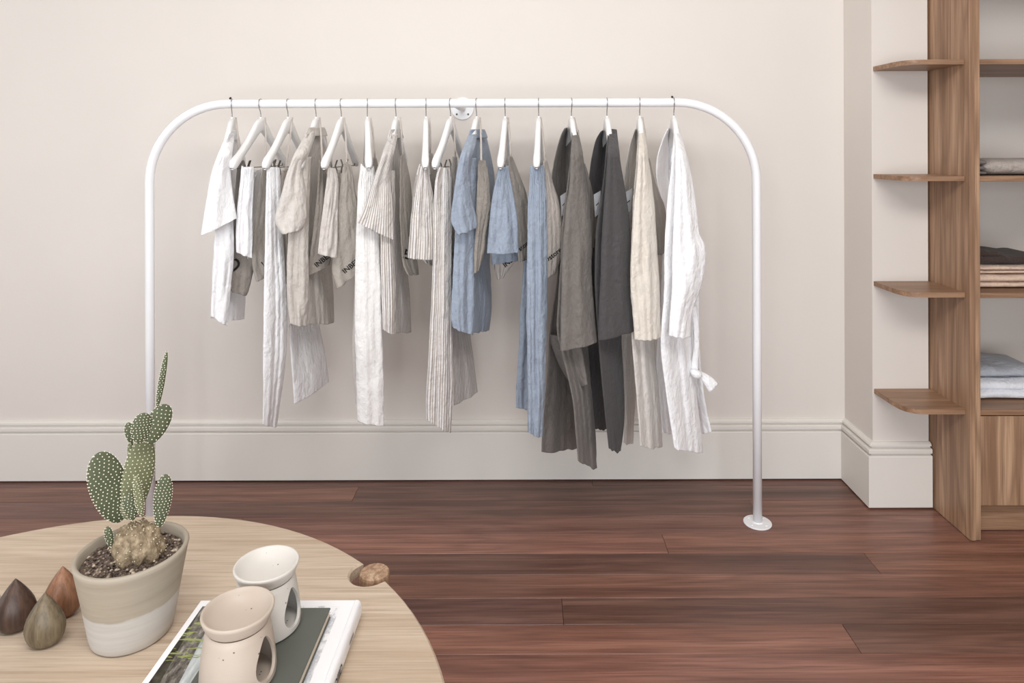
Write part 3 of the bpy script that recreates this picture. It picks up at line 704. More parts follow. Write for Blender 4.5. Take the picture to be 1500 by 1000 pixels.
bag('dark taupe linen bag with a black letter D below the white tunic', L_BAGD, [(349, 232, 354, 232), (345, 280, 358, 280), (343, 335, 366, 330), (340, 372, 370, 370), (338, 396, 371, 393), (337, 423, 363, 428), (345, 428, 359, 433)], 2.49, 2.54, ((345, 172), (351, 232)), ('D', 340, 399, 2.5, 0.062, 38), seed=201, wr=0.003)
bag('taupe linen bag between the white cropped and long trousers', L_BAG, [(386, 242, 393, 242), (380, 270, 394, 270), (374, 320, 395, 320), (370, 368, 396, 365), (370, 390, 396, 398), (376, 412, 394, 405)], 2.53, 2.60, ((388, 172), (389, 242)), ('I', 387, 391, 2.55, 0.03, 38), seed=202, gather=0.003, wr=0.007)
bag('pale linen bag half hidden behind the long white trousers', L_BAGP, [(411, 250, 420, 250), (411, 300, 423, 300), (411, 350, 426, 350), (411, 395, 427, 395), (414, 412, 426, 420)], 2.52, 2.56, ((428, 172), (418, 250)), None, seed=203)
bag('dark taupe linen bag below the oatmeal shorts, black lettering in shadow', L_BAGD, [(468, 235, 475, 235), (464, 290, 480, 290), (458, 345, 483, 345), (453, 378, 484, 374), (450, 405, 482, 388)], 2.47, 2.52, ((468, 172), (472, 235)), ('INBED', 464, 392, 2.5, 0.026, 38), seed=204)
bag('taupe linen bag lettered INBED beside the off-white trousers', L_BAG, [(504, 240, 513, 241), (499, 268, 519, 272), (495, 305, 524, 300), (494, 345, 525, 342), (487, 378, 527, 378), (487, 400, 527, 394), (493, 423, 526, 399)], 2.50, 2.55, ((504, 172), (508, 240)), ('INBED', 505, 401, 2.52, 0.026, 38), seed=205, wr=0.008, gather=0.004)
bag('pale linen bag mostly hidden behind the striped shirt', L_BAG, [(546, 231, 551, 232), (545, 255, 555, 255), (545, 300, 560, 300), (548, 340, 566, 340)], 2.56, 2.62, ((543, 172), (549, 231)), None, seed=206)
bag('light taupe linen bag with bold black E right of the striped shirt', L_BAG, [(587, 228, 592, 228), (586, 260, 600, 262), (586, 318, 605, 316), (588, 365, 608, 362), (591, 388, 611, 386), (598, 403, 613, 402)], 2.52, 2.62, ((586, 172), (590, 228)), ('E', 589, 377, 2.56, 0.05, -18), seed=207, wr=0.006)
bag('small taupe linen bag between striped shorts and striped trousers', L_BAG, [(627, 225, 633, 225), (628, 250, 640, 252), (630, 300, 645, 298), (632, 360, 648, 358)], 2.58, 2.64, ((629, 172), (630, 225)), None, seed=208)
bag('narrow pale linen bag left of the blue shirt', L_BAGP, [(662, 229, 669, 230), (661, 270, 671, 270), (660, 320, 672, 320), (660, 370, 672, 370)], 2.56, 2.62, ((664, 172), (667, 230)), None, seed=209)
bag('taupe linen bag with ruffled edge in front of the blue shirt', L_BAGD, [(701, 235, 711, 235), (699, 270, 717, 270), (698, 308, 719, 306), (697, 340, 713, 340), (695, 370, 709, 370), (695, 400, 701, 396)], 2.42, 2.45, ((703, 172), (705, 235)), None, seed=210, wr=0.008, gather=0.006)
bag('pale pink-beige linen bag peeking out below the blue shorts', L_BAGP, [(727, 300, 750, 300), (724, 350, 754, 350), (724, 384, 752, 382), (726, 398, 745, 394), (729, 409, 737, 406)], 2.585, 2.60, ((742, 172), (739, 300)), ('INBED', 740, 392, 2.58, 0.026, 38), seed=211)
bag('grey-taupe linen bag right of the blue shorts with small black lettering', L_BAGD, [(745, 229, 750, 230), (746, 252, 758, 250), (750, 290, 771, 288), (754, 330, 775, 328), (758, 366, 776, 364), (760, 383, 773, 380)], 2.48, 2.54, ((744, 172), (748, 229)), ('store', 762, 368, 2.5, 0.024, 38), seed=212, wr=0.007)
bag('pale linen bag lettered store in black between blue trousers and grey robe', L_BAGP, [(796, 236, 801, 236), (797, 262, 808, 262), (798, 300, 819, 298), (800, 340, 824, 335), (801, 372, 823, 368), (802, 407, 815, 399)], 2.47, 2.52, ((792, 172), (799, 236)), ('INBEDstore', 783, 399, 2.5, 0.026, 38), seed=213, wr=0.003)
bag('grey taupe linen bag tucked behind the sleeve of the grey robe', L_BAGD, [(853, 240, 857, 240), (857, 275, 866, 275), (858, 320, 873, 318), (858, 365, 870, 362)], 2.52, 2.56, ((841, 172), (855, 240)), None, seed=214)
bag('taupe linen bag behind the sleeve of the cream robe', L_BAGD, [(946, 232, 951, 232), (950, 270, 960, 270), (954, 305, 973, 303), (957, 345, 976, 342), (960, 374, 976, 370)], 2.50, 2.55, ((941, 172), (948, 232)), None, seed=215, wr=0.007)

# ------------------------------------------------------------------ cabinet with rounded corner shelves
PXL = 1.609; PT = 0.020; CF = 2.475; CR = 2.42
cab = thing('shelving_unit', 'tall walnut shelving unit with rounded end shelves at the right', 'shelves', (1.65, 2.7, 0))
def cbox(name, a, b, m, parent=cab, bev=0.0012):
    o = box(name, a, b, m, parent, bev); k = random.Random(hash(name + str(a)) % 1000).uniform(0.94, 1.05); o.color = (k, k, k, 1); return o
cbox('end_panel', (PXL, CF, 0.002), (PXL + PT, YB - 0.002, 3.1), WALNUT_V)
cbox('side_panel', (PXL + PT + 0.0005, CF + 0.003, 0.002), (PXL + 2 * PT, YB - 0.002, 3.1), WALNUT_V)
cbox('side_panel', (CR - PT, CF + 0.003, 0.002), (CR, YB - 0.002, 3.1), WALNUT_V)
SH = [0.468, 0.896, 1.3225, 1.750, 2.177, 2.604]
ix0, ix1 = PXL + 2 * PT + 0.0005, CR - PT - 0.0005
SF = 2.495
for z in SH:
    o = cbox('shelf', (ix0, SF, z - 0.019), (ix1, YB - 0.003, z), WALNUT_H)
    # rounded shelf on the outer side of the end panel, over the pier
    bm = bmesh.new(); pl = [(PXL - 0.0005, PF - 0.0005), (1.385, PF - 0.0005)]
    r = 0.066; cx, cy = 1.392 + r, SF + 0.007 + r
    pl.append((1.388, cy + 0.02))
    for k in range(13):
        a = math.pi + k / 12 * math.pi / 2
        pl.append((cx + r * math.cos(a), cy + r * math.sin(a)))
    pl.append((PXL - 0.0005, SF + 0.007))
    lo = [bm.verts.new((x, y, z - 0.0178)) for x, y in pl]; hi = [bm.verts.new((x, y, z)) for x, y in pl]
    bm.faces.new(hi); bm.faces.new(list(reversed(lo)))
    for i in range(len(pl)):
        j = (i + 1) % len(pl); bm.faces.new((lo[i], lo[j], hi[j], hi[i]))
    o = bm_obj('rounded_shelf', bm, WALNUT_H, cab, False, (1.5, 2.6, z)); k = random.Random(int(z * 1000)).uniform(0.92, 1.04); o.color = (k, k, k, 1)
cbox('drawer_front', (ix0 + 0.001, 2.497, 0.118), (2.03, 2.516, 0.4445), WALNUT_V)
cbox('drawer_front', (2.033, 2.497, 0.118), (ix1 - 0.001, 2.516, 0.4445), WALNUT_V)
cbox('plinth', (ix0, 2.545, 0.002), (ix1, 2.563, 0.14), WALNUT_H)
cbox('bottom_panel', (ix0, 2.52, 0.12), (ix1, YB - 0.003, 0.138), WALNUT_H)
cbox('top_panel', (PXL, CF, 3.1005), (CR, YB - 0.002, 3.118), WALNUT_H)

# folded textiles on the shelves
def slab(name, mat, parent, x0, x1, y0, y1, z0, z1, seed, wav=0.006):
    """soft folded layer with a rounded fold edge towards the viewer and the left"""
    rows = []; n = 20; m = 26; R = (z1 - z0) / 2
    for i in range(m + 1):
        s = i / m; x = x0 + (x1 - x0) * s
        e = min(1.0, math.sin(math.pi * min(max(s, 0), 1)) * 3.0) ** 0.4 if 0 < s < 1 else 0.15
        row = []
        for k in range(n):
            th = 2 * math.pi * k / n; c, sn = math.cos(th), math.sin(th)
            cx = math.copysign(abs(c) ** 0.35, c); cz = math.copysign(abs(sn) ** 0.75, sn)
            v = Vector((x, (y0 + y1) / 2 + cx * (y1 - y0) / 2 * (0.9 + 0.1 * e), (z0 + z1) / 2 + cz * R * e))
            nz = noise.noise(Vector((v.x * 14 + seed, v.y * 14, v.z * 20)))
            v.z += wav * nz * (1 if sn > 0 else 0.0) * e; v.y += wav * 0.8 * nz
            if v.z < z0: v.z = z0
            row.append(v)
        rows.append(row)
    v, f = grid_mesh(rows); f.append(tuple(range(n))); f.append(tuple(reversed(range(len(v) - n, len(v)))))
    return link(name, v, f, mat, parent, True, [(p.x, p.y) for p in v])
FG = 'folded textiles on the walnut shelves'
M_GR = m_linen('grey_wool', lin(186, 176, 168), grain=0.14); M_GRD = m_linen('grey_wool_dark', lin(128, 118, 114), grain=0.1)
M_BR = m_linen('dark_brown_cloth', lin(70, 58, 53), grain=0.05); M_PK = m_linen('blush_cloth', lin(218, 192, 172), grain=0.03)
M_BG = m_linen('blue_grey_cloth', lin(176, 180, 188), grain=0.05); M_WB = m_linen('pale_white_cloth', lin(232, 234, 240), grain=0.03)
z = SH[2] + 0.001
g = thing('folded_blanket', 'heathered grey folded blanket on the upper walnut shelf', 'blanket', (1.8, 2.68, z), FG)
for a, b, s in ((0.0, 0.016, 1), (0.017, 0.036, 2), (0.037, 0.060, 3)):
    slab('folded_layer', M_GRD, g, 1.662, 1.735, 2.56, 2.84, z + a, z + b, s, 0.002)
slab('wrapped_end', M_GR, g, 1.722, 2.02, 2.55, 2.84, z, z + 0.061, 4, 0.003)
z = SH[1] + 0.001
g = thing('folded_cloth', 'blush pink folded linen, lower of the pile under the brown one', 'linen', (1.8, 2.7, z), FG)
slab('folded_layer', M_PK, g, 1.662, 1.98, 2.565, 2.84, z, z + 0.026, 5, 0.004)
slab('folded_layer', M_PK, g, 1.664, 2.00, 2.560, 2.84, z + 0.022, z + 0.052, 6, 0.006)
g = thing('folded_cloth', 'thin blush pink folded linen lying directly under the brown one', 'linen', (1.8, 2.7, z + 0.053), FG)
slab('folded_layer', M_PK, g, 1.664, 1.99, 2.568, 2.83, z + 0.054, z + 0.068, 7, 0.004)
slab('folded_layer', M_PK, g, 1.69, 2.0, 2.564, 2.83, z + 0.066, z + 0.086, 8, 0.004)
g = thing('folded_cloth', 'dark brown folded cloth on top of the blush pink pile', 'linen', (1.8, 2.7, z + 0.088), FG)
slab('folded_layer', M_BR, g, 1.663, 1.99, 2.57, 2.83, z + 0.090, z + 0.122, 9, 0.008)
slab('folded_layer', M_BR, g, 1.664, 1.80, 2.575, 2.83, z + 0.112, z + 0.142, 10, 0.008)
z = SH[0] + 0.001
g = thing('folded_cloth', 'white folded cloth lying on the lowest walnut shelf', 'linen', (1.8, 2.7, z), FG)
slab('folded_layer', M_WB, g, 1.690, 2.0, 2.585, 2.85, z, z + 0.038, 11, 0.008)
slab('folded_layer', M_WB, g, 1.663, 2.0, 2.60, 2.85, z + 0.028, z + 0.066, 12, 0.010)
g = thing('folded_cloth', 'blue-grey folded cloth on top of the white one', 'linen', (1.8, 2.7, z + 0.067), FG)
slab('folded_layer', M_BG, g, 1.663, 2.0, 2.63, 2.87, z + 0.069, z + 0.105, 13, 0.012)

# ------------------------------------------------------------------ round table
TK = 0.87; TZ = HC - TK; TCX, TCY, TR = -0.837, 0.886, 0.739
table = thing('coffee_table', 'round pale oak table with round legs let into its edge', 'table', (TCX, TCY, 0))
legs = []
for a in (45, 135, 225, 315):
    legs.append((TCX + TR * math.cos(math.radians(a)), TCY + TR * math.sin(math.radians(a))))
def top_outline(R, off):
    pts_ = []; nr = 0.040 + off
    for a0 in (45, 135, 225, 315):
        ra = math.radians(a0); rc = TR - 0.012
        c = Vector((TCX + rc * math.cos(ra), TCY + rc * math.sin(ra)))
        half = math.asin(min(0.99, nr / R)) * 1.02
        # arc of the table edge before this notch
        st = math.radians(a0 - 90) + half; en = ra - half
        for k in range(28):
            t = st + (en - st) * k / 27; pts_.append((TCX + R * math.cos(t), TCY + R * math.sin(t)))
        for k in range(1, 15):
            t = ra - math.pi / 2 - k / 15 * math.pi
            pts_.append((c.x + nr * math.cos(t), c.y + nr * math.sin(t)))
    return pts_
secs = [(TR - 0.004, 0.004, 0.0), (TR, 0.0, -0.004), (TR, 0.0, -0.024), (TR - 0.006, 0.006, -0.030)]
bm = bmesh.new(); rings = []
for R, off, dz in secs: rings.append([bm.verts.new((x, y, TZ + dz)) for x, y in top_outline(R, off)])
n = len(rings[0])
for a, b in zip(rings, rings[1:]):
    for i in range(n): bm.faces.new((a[i], b[i], b[(i + 1) % n], a[(i + 1) % n]))
bm.faces.new(rings[0]); bm.faces.new(list(reversed(rings[-1])))
bm_obj('table_top', bm, OAK, table, False)
for lx, ly in legs:
    v, f = lathe([(0.0, 0.0), (0.024, 0.0), (0.0255, 0.003), (0.0305, TZ - 0.008), (0.0295, TZ - 0.003), (0.027, TZ - 0.001), (0.0, TZ - 0.001)], (lx, ly, 0.0), 28)
    o = link('leg', v, f, OAK_END, table, False); o.rotation_euler = (0, 0, 0); o.color = (0.9, 0.86, 0.82, 1)
for a in (0, 90):
    ra = math.radians(a + 45); d = Vector((math.cos(ra), math.sin(ra), 0)) * (TR - 0.03); c = Vector((TCX, TCY, TZ - 0.055))
    v, f = ribbon([c - d, c + d], 0.05, 0.045 if a == 0 else 0.044, (-d.y, d.x, 0)); link('cross_rail', v, f, OAK, table, False)

# ------------------------------------------------------------------ pot, soil, cactus
PXc, PYc, PH, PRt, PRb = -0.712, 1.232, 0.150, 0.0915, 0.066
t = NT('two_tone_stoneware'); ob = t.obj(); sx = t.n('ShaderNodeSeparateXYZ'); t.l(ob, sx.inputs[0])
band = t.noise(t.mapping(ob, (6, 6, 90)), 1.0, 4)
zz = t.math('ADD', sx.outputs[2], t.math('MULTIPLY', t.noise(ob, 22, 3), 0.010))
k = t.n('ShaderNodeMapRange', i_From_Min=0.071, i_From_Max=0.075); t.l(zz, k.inputs['Value'])
clay = t.mix(band, lin(180, 169, 153), lin(150, 139, 123)); glaze = t.mix(band, lin(208, 204, 199), lin(176, 171, 164))
POT = t.out(t.mix(k.outputs[0], glaze, clay), 0.6, t.bump(band, 0.25, 0.003))
pot = thing('plant_pot', 'tapered two-tone stoneware plant pot, beige above and white below', 'plant pot', (PXc, PYc, TZ + 0.0005))
rr = lambda h: PRb + (PRt - PRb) * (h / PH) ** 1.1
prof = [(0.0, 0.0), (PRb - 0.004, 0.0), (PRb, 0.004)] + [(rr(h) + 0.001, h) for h in (0.02, 0.04, 0.06, 0.08, 0.1, 0.12, 0.14)] + [(PRt + 0.001, PH - 0.003), (PRt - 0.001, PH), (PRt - 0.005, PH + 0.0005), (PRt - 0.008, PH - 0.003), (PRt - 0.0105, PH - 0.02), (PRt - 0.014, PH - 0.05), (0.0, PH - 0.055)]
v, f = lathe(prof, (PXc, PYc, TZ + 0.0005), 64); link('pot_body', v, f, POT, pot, True)
t = NT('potting_soil'); o = t.obj()
SOIL = t.out(t.ramp(t.noise(o, 260, 3, 0.7), [(0.3, lin(46, 36, 31)), (0.55, lin(104, 88, 77)), (0.75, lin(172, 156, 140))]), 0.95, t.bump(t.noise(o, 200, 4), 0.8, 0.006))
rows = []; SZ = TZ + PH - 0.017
for i in range(21):
    r = (PRt - 0.0105) * (1 - i / 20.0) + 0.0005
    row = []
    for k in range(56):
        a = 2 * math.pi * k / 56; x, y = PXc + r * math.cos(a), PYc + r * math.sin(a)
        h = 0.007 * noise.noise(Vector((x * 60, y * 60, 1))) + 0.004 * noise.noise(Vector((x * 160, y * 160, 4))) + 0.012 * (1 - r / PRt)
        row.append(Vector((x, y, SZ + (h if i else 0.0))))
    rows.append(row)
v, f = grid_mesh(rows); f.append(tuple(range(len(v) - 56, len(v))))
soil = link('soil', v, f, SOIL, pot, True)
bm = bmesh.new(); rnd = random.Random(5)
for i in range(420):
    r = (PRt - 0.014) * math.sqrt(rnd.random()); a = rnd.uniform(0, 6.283); s = rnd.uniform(0.0012, 0.0034) if i > 8 else rnd.uniform(0.004, 0.006)
    c = Vector((PXc + r * math.cos(a), PYc + r * math.sin(a), SZ + 0.002 + 0.012 * (1 - r / PRt)))
    q = bmesh.ops.create_icosphere(bm, subdivisions=1, radius=s)
    for vv in q['verts']: vv.co = Vector((vv.co.x * rnd.uniform(0.8, 1.4), vv.co.y * rnd.uniform(0.8, 1.4), vv.co.z * 0.8)) + c
GRAVEL = NT('soil_crumbs'); o = GRAVEL.obj()
GRAVEL = GRAVEL.out(GRAVEL.ramp(GRAVEL.noise(o, 110, 1), [(0.35, lin(58, 47, 42)), (0.5, lin(120, 104, 92)), (0.68, lin(206, 190, 170))]), 0.95)
g = bm_obj('soil_crumbs', bm, GRAVEL, pot, True); g['kind'] = 'stuff'

t = NT('cactus_green'); o = t.obj(); CACTUS = t.out(t.mix(t.noise(o, 40, 3), lin(92, 98, 70), lin(66, 74, 52)), 0.6)
t = NT('cactus_pale'); o = t.obj(); CACTUS_P = t.out(t.mix(t.noise(o, 30, 3), lin(128, 130, 96), lin(94, 100, 70)), 0.65)
t = NT('cactus_cork'); o = t.obj(); CORK = t.out(t.ramp(t.noise(o, 90, 4), [(0.3, lin(110, 94, 74)), (0.55, lin(156, 138, 112)), (0.75, lin(190, 172, 146))]), 0.9, t.bump(t.noise(o, 120, 4), 0.8, 0.006))
GLOCH_D = m_plain('dull_tufts', lin(206, 192, 164), 0.9)
GLOCH = m_plain('glochid_tufts', lin(240, 234, 214), 0.8)
cactus = thing('cactus', 'spotted bunny-ear cactus with flat green pads growing in the pot', 'cactus', (PXc, PYc, SZ))
def pad(x, y, d, hw, hl, tilt, yaw=0.0, th=0.22, mat=CACTUS, egg=0.18, sp=0.0070, dot=0.00125, name='pad'):
    """flat cactus pad: centre pixel, half sizes in photo pixels, tilt (deg, + leans right), yaw about its axis"""
    c = W(x, y, d); s = d / F; a, b = hw * s, hl * s
    view = Vector((c.x, c.y, 0)).normalized(); right = Vector((view.y, -view.x, 0))
    ya = math.radians(yaw); right2 = right * math.cos(ya) + view * math.sin(ya); nrm = right2.cross(Vector((0, 0, 1))).normalized()
    ti = math.radians(tilt); ex = right2 * math.cos(ti) - Vector((0, 0, 1)) * math.sin(ti); ez = right2 * math.sin(ti) + Vector((0, 0, 1)) * math.cos(ti)
    if yaw: a = a / max(0.35, math.cos(ya))
    t3 = max(min(a, b) * th, 0.004); ny = ex.cross(ez)
    def S(la, lo):
        zz = math.sin(la); rr_ = math.cos(la); w = 1 + egg * zz
        return c + ex * (a * rr_ * math.cos(lo) * w) + ez * (b * zz) + ny * (t3 * rr_ * math.sin(lo))
    rows = [[S(-math.pi / 2 + 0.04 + (math.pi - 0.08) * i / 20, 2 * math.pi * j / 28) for j in range(28)] for i in range(21)]
    v, f = grid_mesh(rows); f.append(tuple(range(28))); f.append(tuple(reversed(range(len(v) - 28, len(v)))))
    p = link(name, v, f, mat, cactus, True)
    bm = bmesh.new(); row_i = 0; zc = -b
    def spot(q, nn, r):
        rr_ = bmesh.ops.create_icosphere(bm, subdivisions=1, radius=r)
        bmesh.ops.translate(bm, verts=rr_['verts'], vec=q + nn * r * 0.2)
    n_r = max(4, int(2 * b / (sp * 0.86)))
    for i in range(n_r):
        zq = -1 + 2 * (i + 0.5) / n_r; la = math.asin(zq); rw = a * math.cos(la) * (1 + egg * zq)
        m = max(1, int(2 * rw / sp))
        for side in (1, -1):
            for j in range(m):
                xq = -1 + 2 * (j + (0.5 if i % 2 else 0.2)) / m
                if abs(xq) > 0.99: continue
                lo = math.acos(xq) * side
                q = S(la, lo); nn = ny * side
                spot(q, nn, dot)
        spot(S(la, 0), ex, dot); spot(S(la, math.pi), -ex, dot)
    bm_obj('glochids', bm, GLOCH, p, True)['kind'] = 'stuff'
    return p
D0 = PYc
v, f = lathe([(0.034, -0.012), (0.036, 0.004), (0.036, 0.010), (0.035, 0.018), (0.031, 0.026), (0.027, 0.033), (0.020, 0.039), (0.012, 0.043), (0.004, 0.044)], (0, 0, 0), 48)
bc = W(201, 812, D0 - 0.005)
vv = []
for p in v:
    q = Vector((p.x * 1.16, p.y * 0.9, p.z * 1.30)); q += q.normalized() * (0.010 * noise.noise(q * 60) + 0.006 * noise.noise(q * 170)); vv.append(q + bc)
link('corky_base', vv, f, CORK, cactus, True)
bm = bmesh.new(); rnd = random.Random(9)
for i in range(300):
    q = vv[rnd.randrange(len(vv))] + Vector((rnd.uniform(-.003, .003), rnd.uniform(-.003, .003), rnd.uniform(-.003, .003)))
    rr_ = bmesh.ops.create_icosphere(bm, subdivisions=1, radius=0.0013); bmesh.ops.translate(bm, verts=rr_['verts'], vec=q)
bm_obj('base_glochids', bm, GLOCH_D, cactus, True)['kind'] = 'stuff'
pad(160, 714, D0 - 0.012, 23, 57, -14, 10, 0.22, egg=0.1)
pad(202, 698, D0 + 0.012, 20.5, 58, 9, 15, 0.25, CACTUS_P, 0.05)
pad(231, 621, D0 + 0.008, 15.5, 29, 22, 8, 0.25)
pad(207, 627, D0 - 0.012, 13, 22, 8, 12, 0.3, sp=0.0052, dot=0.0010)
pad(190, 634, D0 + 0.004, 6, 16, -8, 0, 0.5, sp=0.0052, dot=0.0010)
pad(237.5, 555, D0 + 0.010, 4.2, 41, 9, 0, 0.8, sp=0.0045, dot=0.0009, egg=-0.1, name='shoot')
pad(238, 733, D0 + 0.004, 11.5, 38, 6, 0, 0.3, sp=0.0055, dot=0.0011)
pad(191, 743, D0 - 0.028, 9, 20, -10, 0, 0.45, sp=0.0050, dot=0.0010)
pad(183, 748, D0 - 0.024, 5, 14, -12, 0, 0.5, CACTUS_P, sp=0.0050, dot=0.0009)
pad(203, 726, D0 - 0.030, 5.5, 31, -7, 0, 0.6, CACTUS_P, sp=0.0048, dot=0.0010, egg=-0.1, name='shoot')
pad(190.5, 657, D0 + 0.012, 3.5, 13, 8, 0, 0.7, CACTUS_P, sp=0.005, dot=0.0009, name='shoot')
pad(160, 786, D0 - 0.030, 5.2, 16, -10, 0, 0.7, sp=0.0046, dot=0.0009, name='shoot')

# ------------------------------------------------------------------ wooden seed shapes
def pod(x, yb, ytip, hwpx, label, col, dk, seed, flat=0.72, rot=0):
    d = TK / ((yb - VY) / F)
    c = W(x, yb, d); c.z = TZ + 0.0004
    h = (yb - ytip) / F * d * 1.03; r = hwpx / F * d
    pr = [(0.0, 0.0), (0.35, 0.0), (0.60, 0.025), (0.80, 0.09), (0.93, 0.19), (1.0, 0.31), (0.975, 0.42), (0.87, 0.54), (0.70, 0.66), (0.49, 0.78), (0.28, 0.885), (0.12, 0.955), (0.05, 0.985), (0.008, 1.0)]
    rows = []
    for rq, zq in pr:
        row = []
        for k in range(40):
            a = 2 * math.pi * k / 40; ca, sa = math.cos(a), math.sin(a)
            row.append(Vector((r * rq * math.copysign(abs(ca) ** 0.9, ca), r * rq * flat * math.copysign(abs(sa) ** 1.15, sa), h * zq)))
        rows.append(row)
    v, f = grid_mesh(rows); f.append(tuple(reversed(range(40)))); f.append(tuple(range(len(v) - 40, len(v))))
    q = Matrix.Rotation(math.radians(rot), 3, 'Z'); v = [q @ p + c for p in v]
    m = m_wood('seed_wood_%d' % seed, lin(*col), lin(*dk), lin(*[min(255, int(k * 1.15)) for k in col]), 2, 1.6, 0.38, False, 0.3)
    o = link('wooden_seed', v, f, m, None, True, None, c)
    tag(o, label, 'ornament', 'carved wooden seed shapes on the table')
pod(23, 919, 847, 27, 'dark brown polished wooden seed shape on the oak table', (80, 60, 50), (46, 34, 29), 1, 0.8, 20)
pod(66, 942, 868, 27.5, 'olive green-brown wooden seed shape in front of the pot', (116, 103, 82), (78, 67, 52), 2, 0.7, 10)
pod(92, 899, 829, 25.5, 'reddish tan wooden seed shape nearest the pot', (150, 108, 82), (112, 76, 55), 3, 0.75, 15)
pod(-25, 915, 850, 27, 'pale grey wooden seed shape cut off by the left picture edge', (206, 200, 190), (170, 160, 150), 4, 0.8, 0)

# ------------------------------------------------------------------ books
t = NT('book_jacket'); u = t.obj(); sx = t.n('ShaderNodeSeparateXYZ'); t.l(u, sx.inputs[0])
X_, Y_ = sx.outputs[0], sx.outputs[1]
# local origin: book centre. photo window on the cover
def band_(v, a, b): return t.math('MULTIPLY', t.math('GREATER_THAN', v, a), t.math('LESS_THAN', v, b))
photo = t.math('MULTIPLY', band_(X_, -0.132, 0.120), band_(Y_, -0.17, 0.172))
diag = t.math('ADD', X_, t.math('MULTIPLY', Y_, 0.10))
rock = t.ramp(t.noise(t.mapping(u, (120, 40, 1)), 1.0, 5, 0.7), [(0.35, lin(48, 44, 38)), (0.55, lin(118, 112, 104)), (0.75, lin(190, 186, 178))])
dark = t.ramp(t.noise(u, 60, 4), [(0.35, lin(34, 32, 26)), (0.6, lin(70, 66, 56)), (0.8, lin(120, 114, 100))])
pale = t.ramp(t.noise(t.mapping(u, (60, 14, 1)), 1.0, 4), [(0.3, lin(120, 126, 124)), (0.5, lin(186, 192, 192)), (0.7, lin(226, 228, 228))])
leaf = t.math('MULTIPLY', t.math('GREATER_THAN', t.noise(t.mapping(u, (26, 130, 1)), 1.0, 2), 0.57), band_(Y_, 0.04, 0.14))
marble = t.ramp(t.noise(t.mapping(u, (18, 9, 1)), 1.0, 6, 0.7), [(0.42, lin(240, 240, 242)), (0.50, lin(190, 192, 198)), (0.55, lin(240, 240, 242))])
c = t.mix(t.math('GREATER_THAN', diag, -0.115), dark, rock)
c = t.mix(t.math('GREATER_THAN', diag, -0.085), c, pale)
c = t.mix(leaf, c, lin(150, 160, 84))
c = t.mix(t.math('GREATER_THAN', X_, 0.03), c, marble)
c = t.mix(photo, lin(243, 243, 245), c)
JACKET = t.out(c, 0.35)
BWHITE = m_plain('book_white', lin(243, 243, 245), 0.35); PAGES = m_plain('book_pages', lin(214, 200, 180), 0.8)
bz = TZ + 0.0005; BX0, BX1, BY0, BY1, BH = -0.603, -0.307, 0.885, 1.262, 0.036
book = thing('hardcover_book', 'large white hardcover book with a landscape photograph under the green book', 'book', ((BX0 + BX1) / 2, (BY0 + BY1) / 2, bz), 'books on the table')
ctr = ((BX0 + BX1) / 2, (BY0 + BY1) / 2, bz + BH)
box('front_cover', (BX0, BY0, bz + BH - 0.003), (BX1 - 0.010, BY1, bz + BH), JACKET, book, 0.001)
box('back_cover', (BX0, BY0, bz), (BX1 - 0.010, BY1, bz + 0.003), BWHITE, book, 0.001)
box('page_block', (BX0 + 0.004, BY0 + 0.004, bz + 0.0032), (BX1 - 0.012, BY1 - 0.004, bz + BH - 0.0032), PAGES, book)
rows = []
for y in (BY0, BY1):
    pr = [(BX1 - 0.0095, bz)]
    for k in range(13):
        a = -math.pi / 2 + math.pi * k / 12; ca, sa = math.cos(a), math.sin(a)
        pr.append((BX1 - 0.010 + 0.011 * abs(ca) ** 0.6, bz + BH / 2 + BH / 2 * math.copysign(abs(sa) ** 0.75, sa)))
    pr += [(BX1 - 0.0095, bz + BH), (BX1 - 0.0115, bz + BH - 0.003), (BX1 - 0.0115, bz + 0.003)]
    rows.append([Vector((x, y, z)) for x, z in pr])
v, f = grid_mesh(rows); n = len(rows[0]); f.append(tuple(range(n))); f.append(tuple(reversed(range(n, 2 * n))))
spine = link('spine', v, f, BWHITE, book, False)
def spine_text(body, y, size, zoff):
    vs_, fs = text_mesh(body, size, True)
    out = [Vector((BX1 + 0.0016 - 0.0, y + p.x, bz + zoff + p.y)) for p in vs_]
    link('spine_lettering', out, fs, INK, book, False)
spine_text('AY  OIIID', 1.045, 0.020, 0.009)
spine_text('IIIIIIIIIIII', 1.175, 0.009, 0.014)
gz = bz + BH + 0.0005
GREEN = m_plain('green_cloth_cover', lin(92, 95, 88), 0.6)
gb = thing('hardcover_book', 'slim dark green-grey hardcover book under the two ceramic burners', 'book', (-0.432, 1.09, gz), 'books on the table')
box('front_cover', (-0.5145, 0.955, gz + 0.0155), (-0.349, 1.213, gz + 0.0185), GREEN, gb, 0.001)
box('back_cover', (-0.5145, 0.955, gz), (-0.349, 1.213, gz + 0.003), GREEN, gb, 0.001)
box('page_block', (-0.5115, 0.958, gz + 0.0032), (-0.351, 1.210, gz + 0.0153), PAGES, gb)

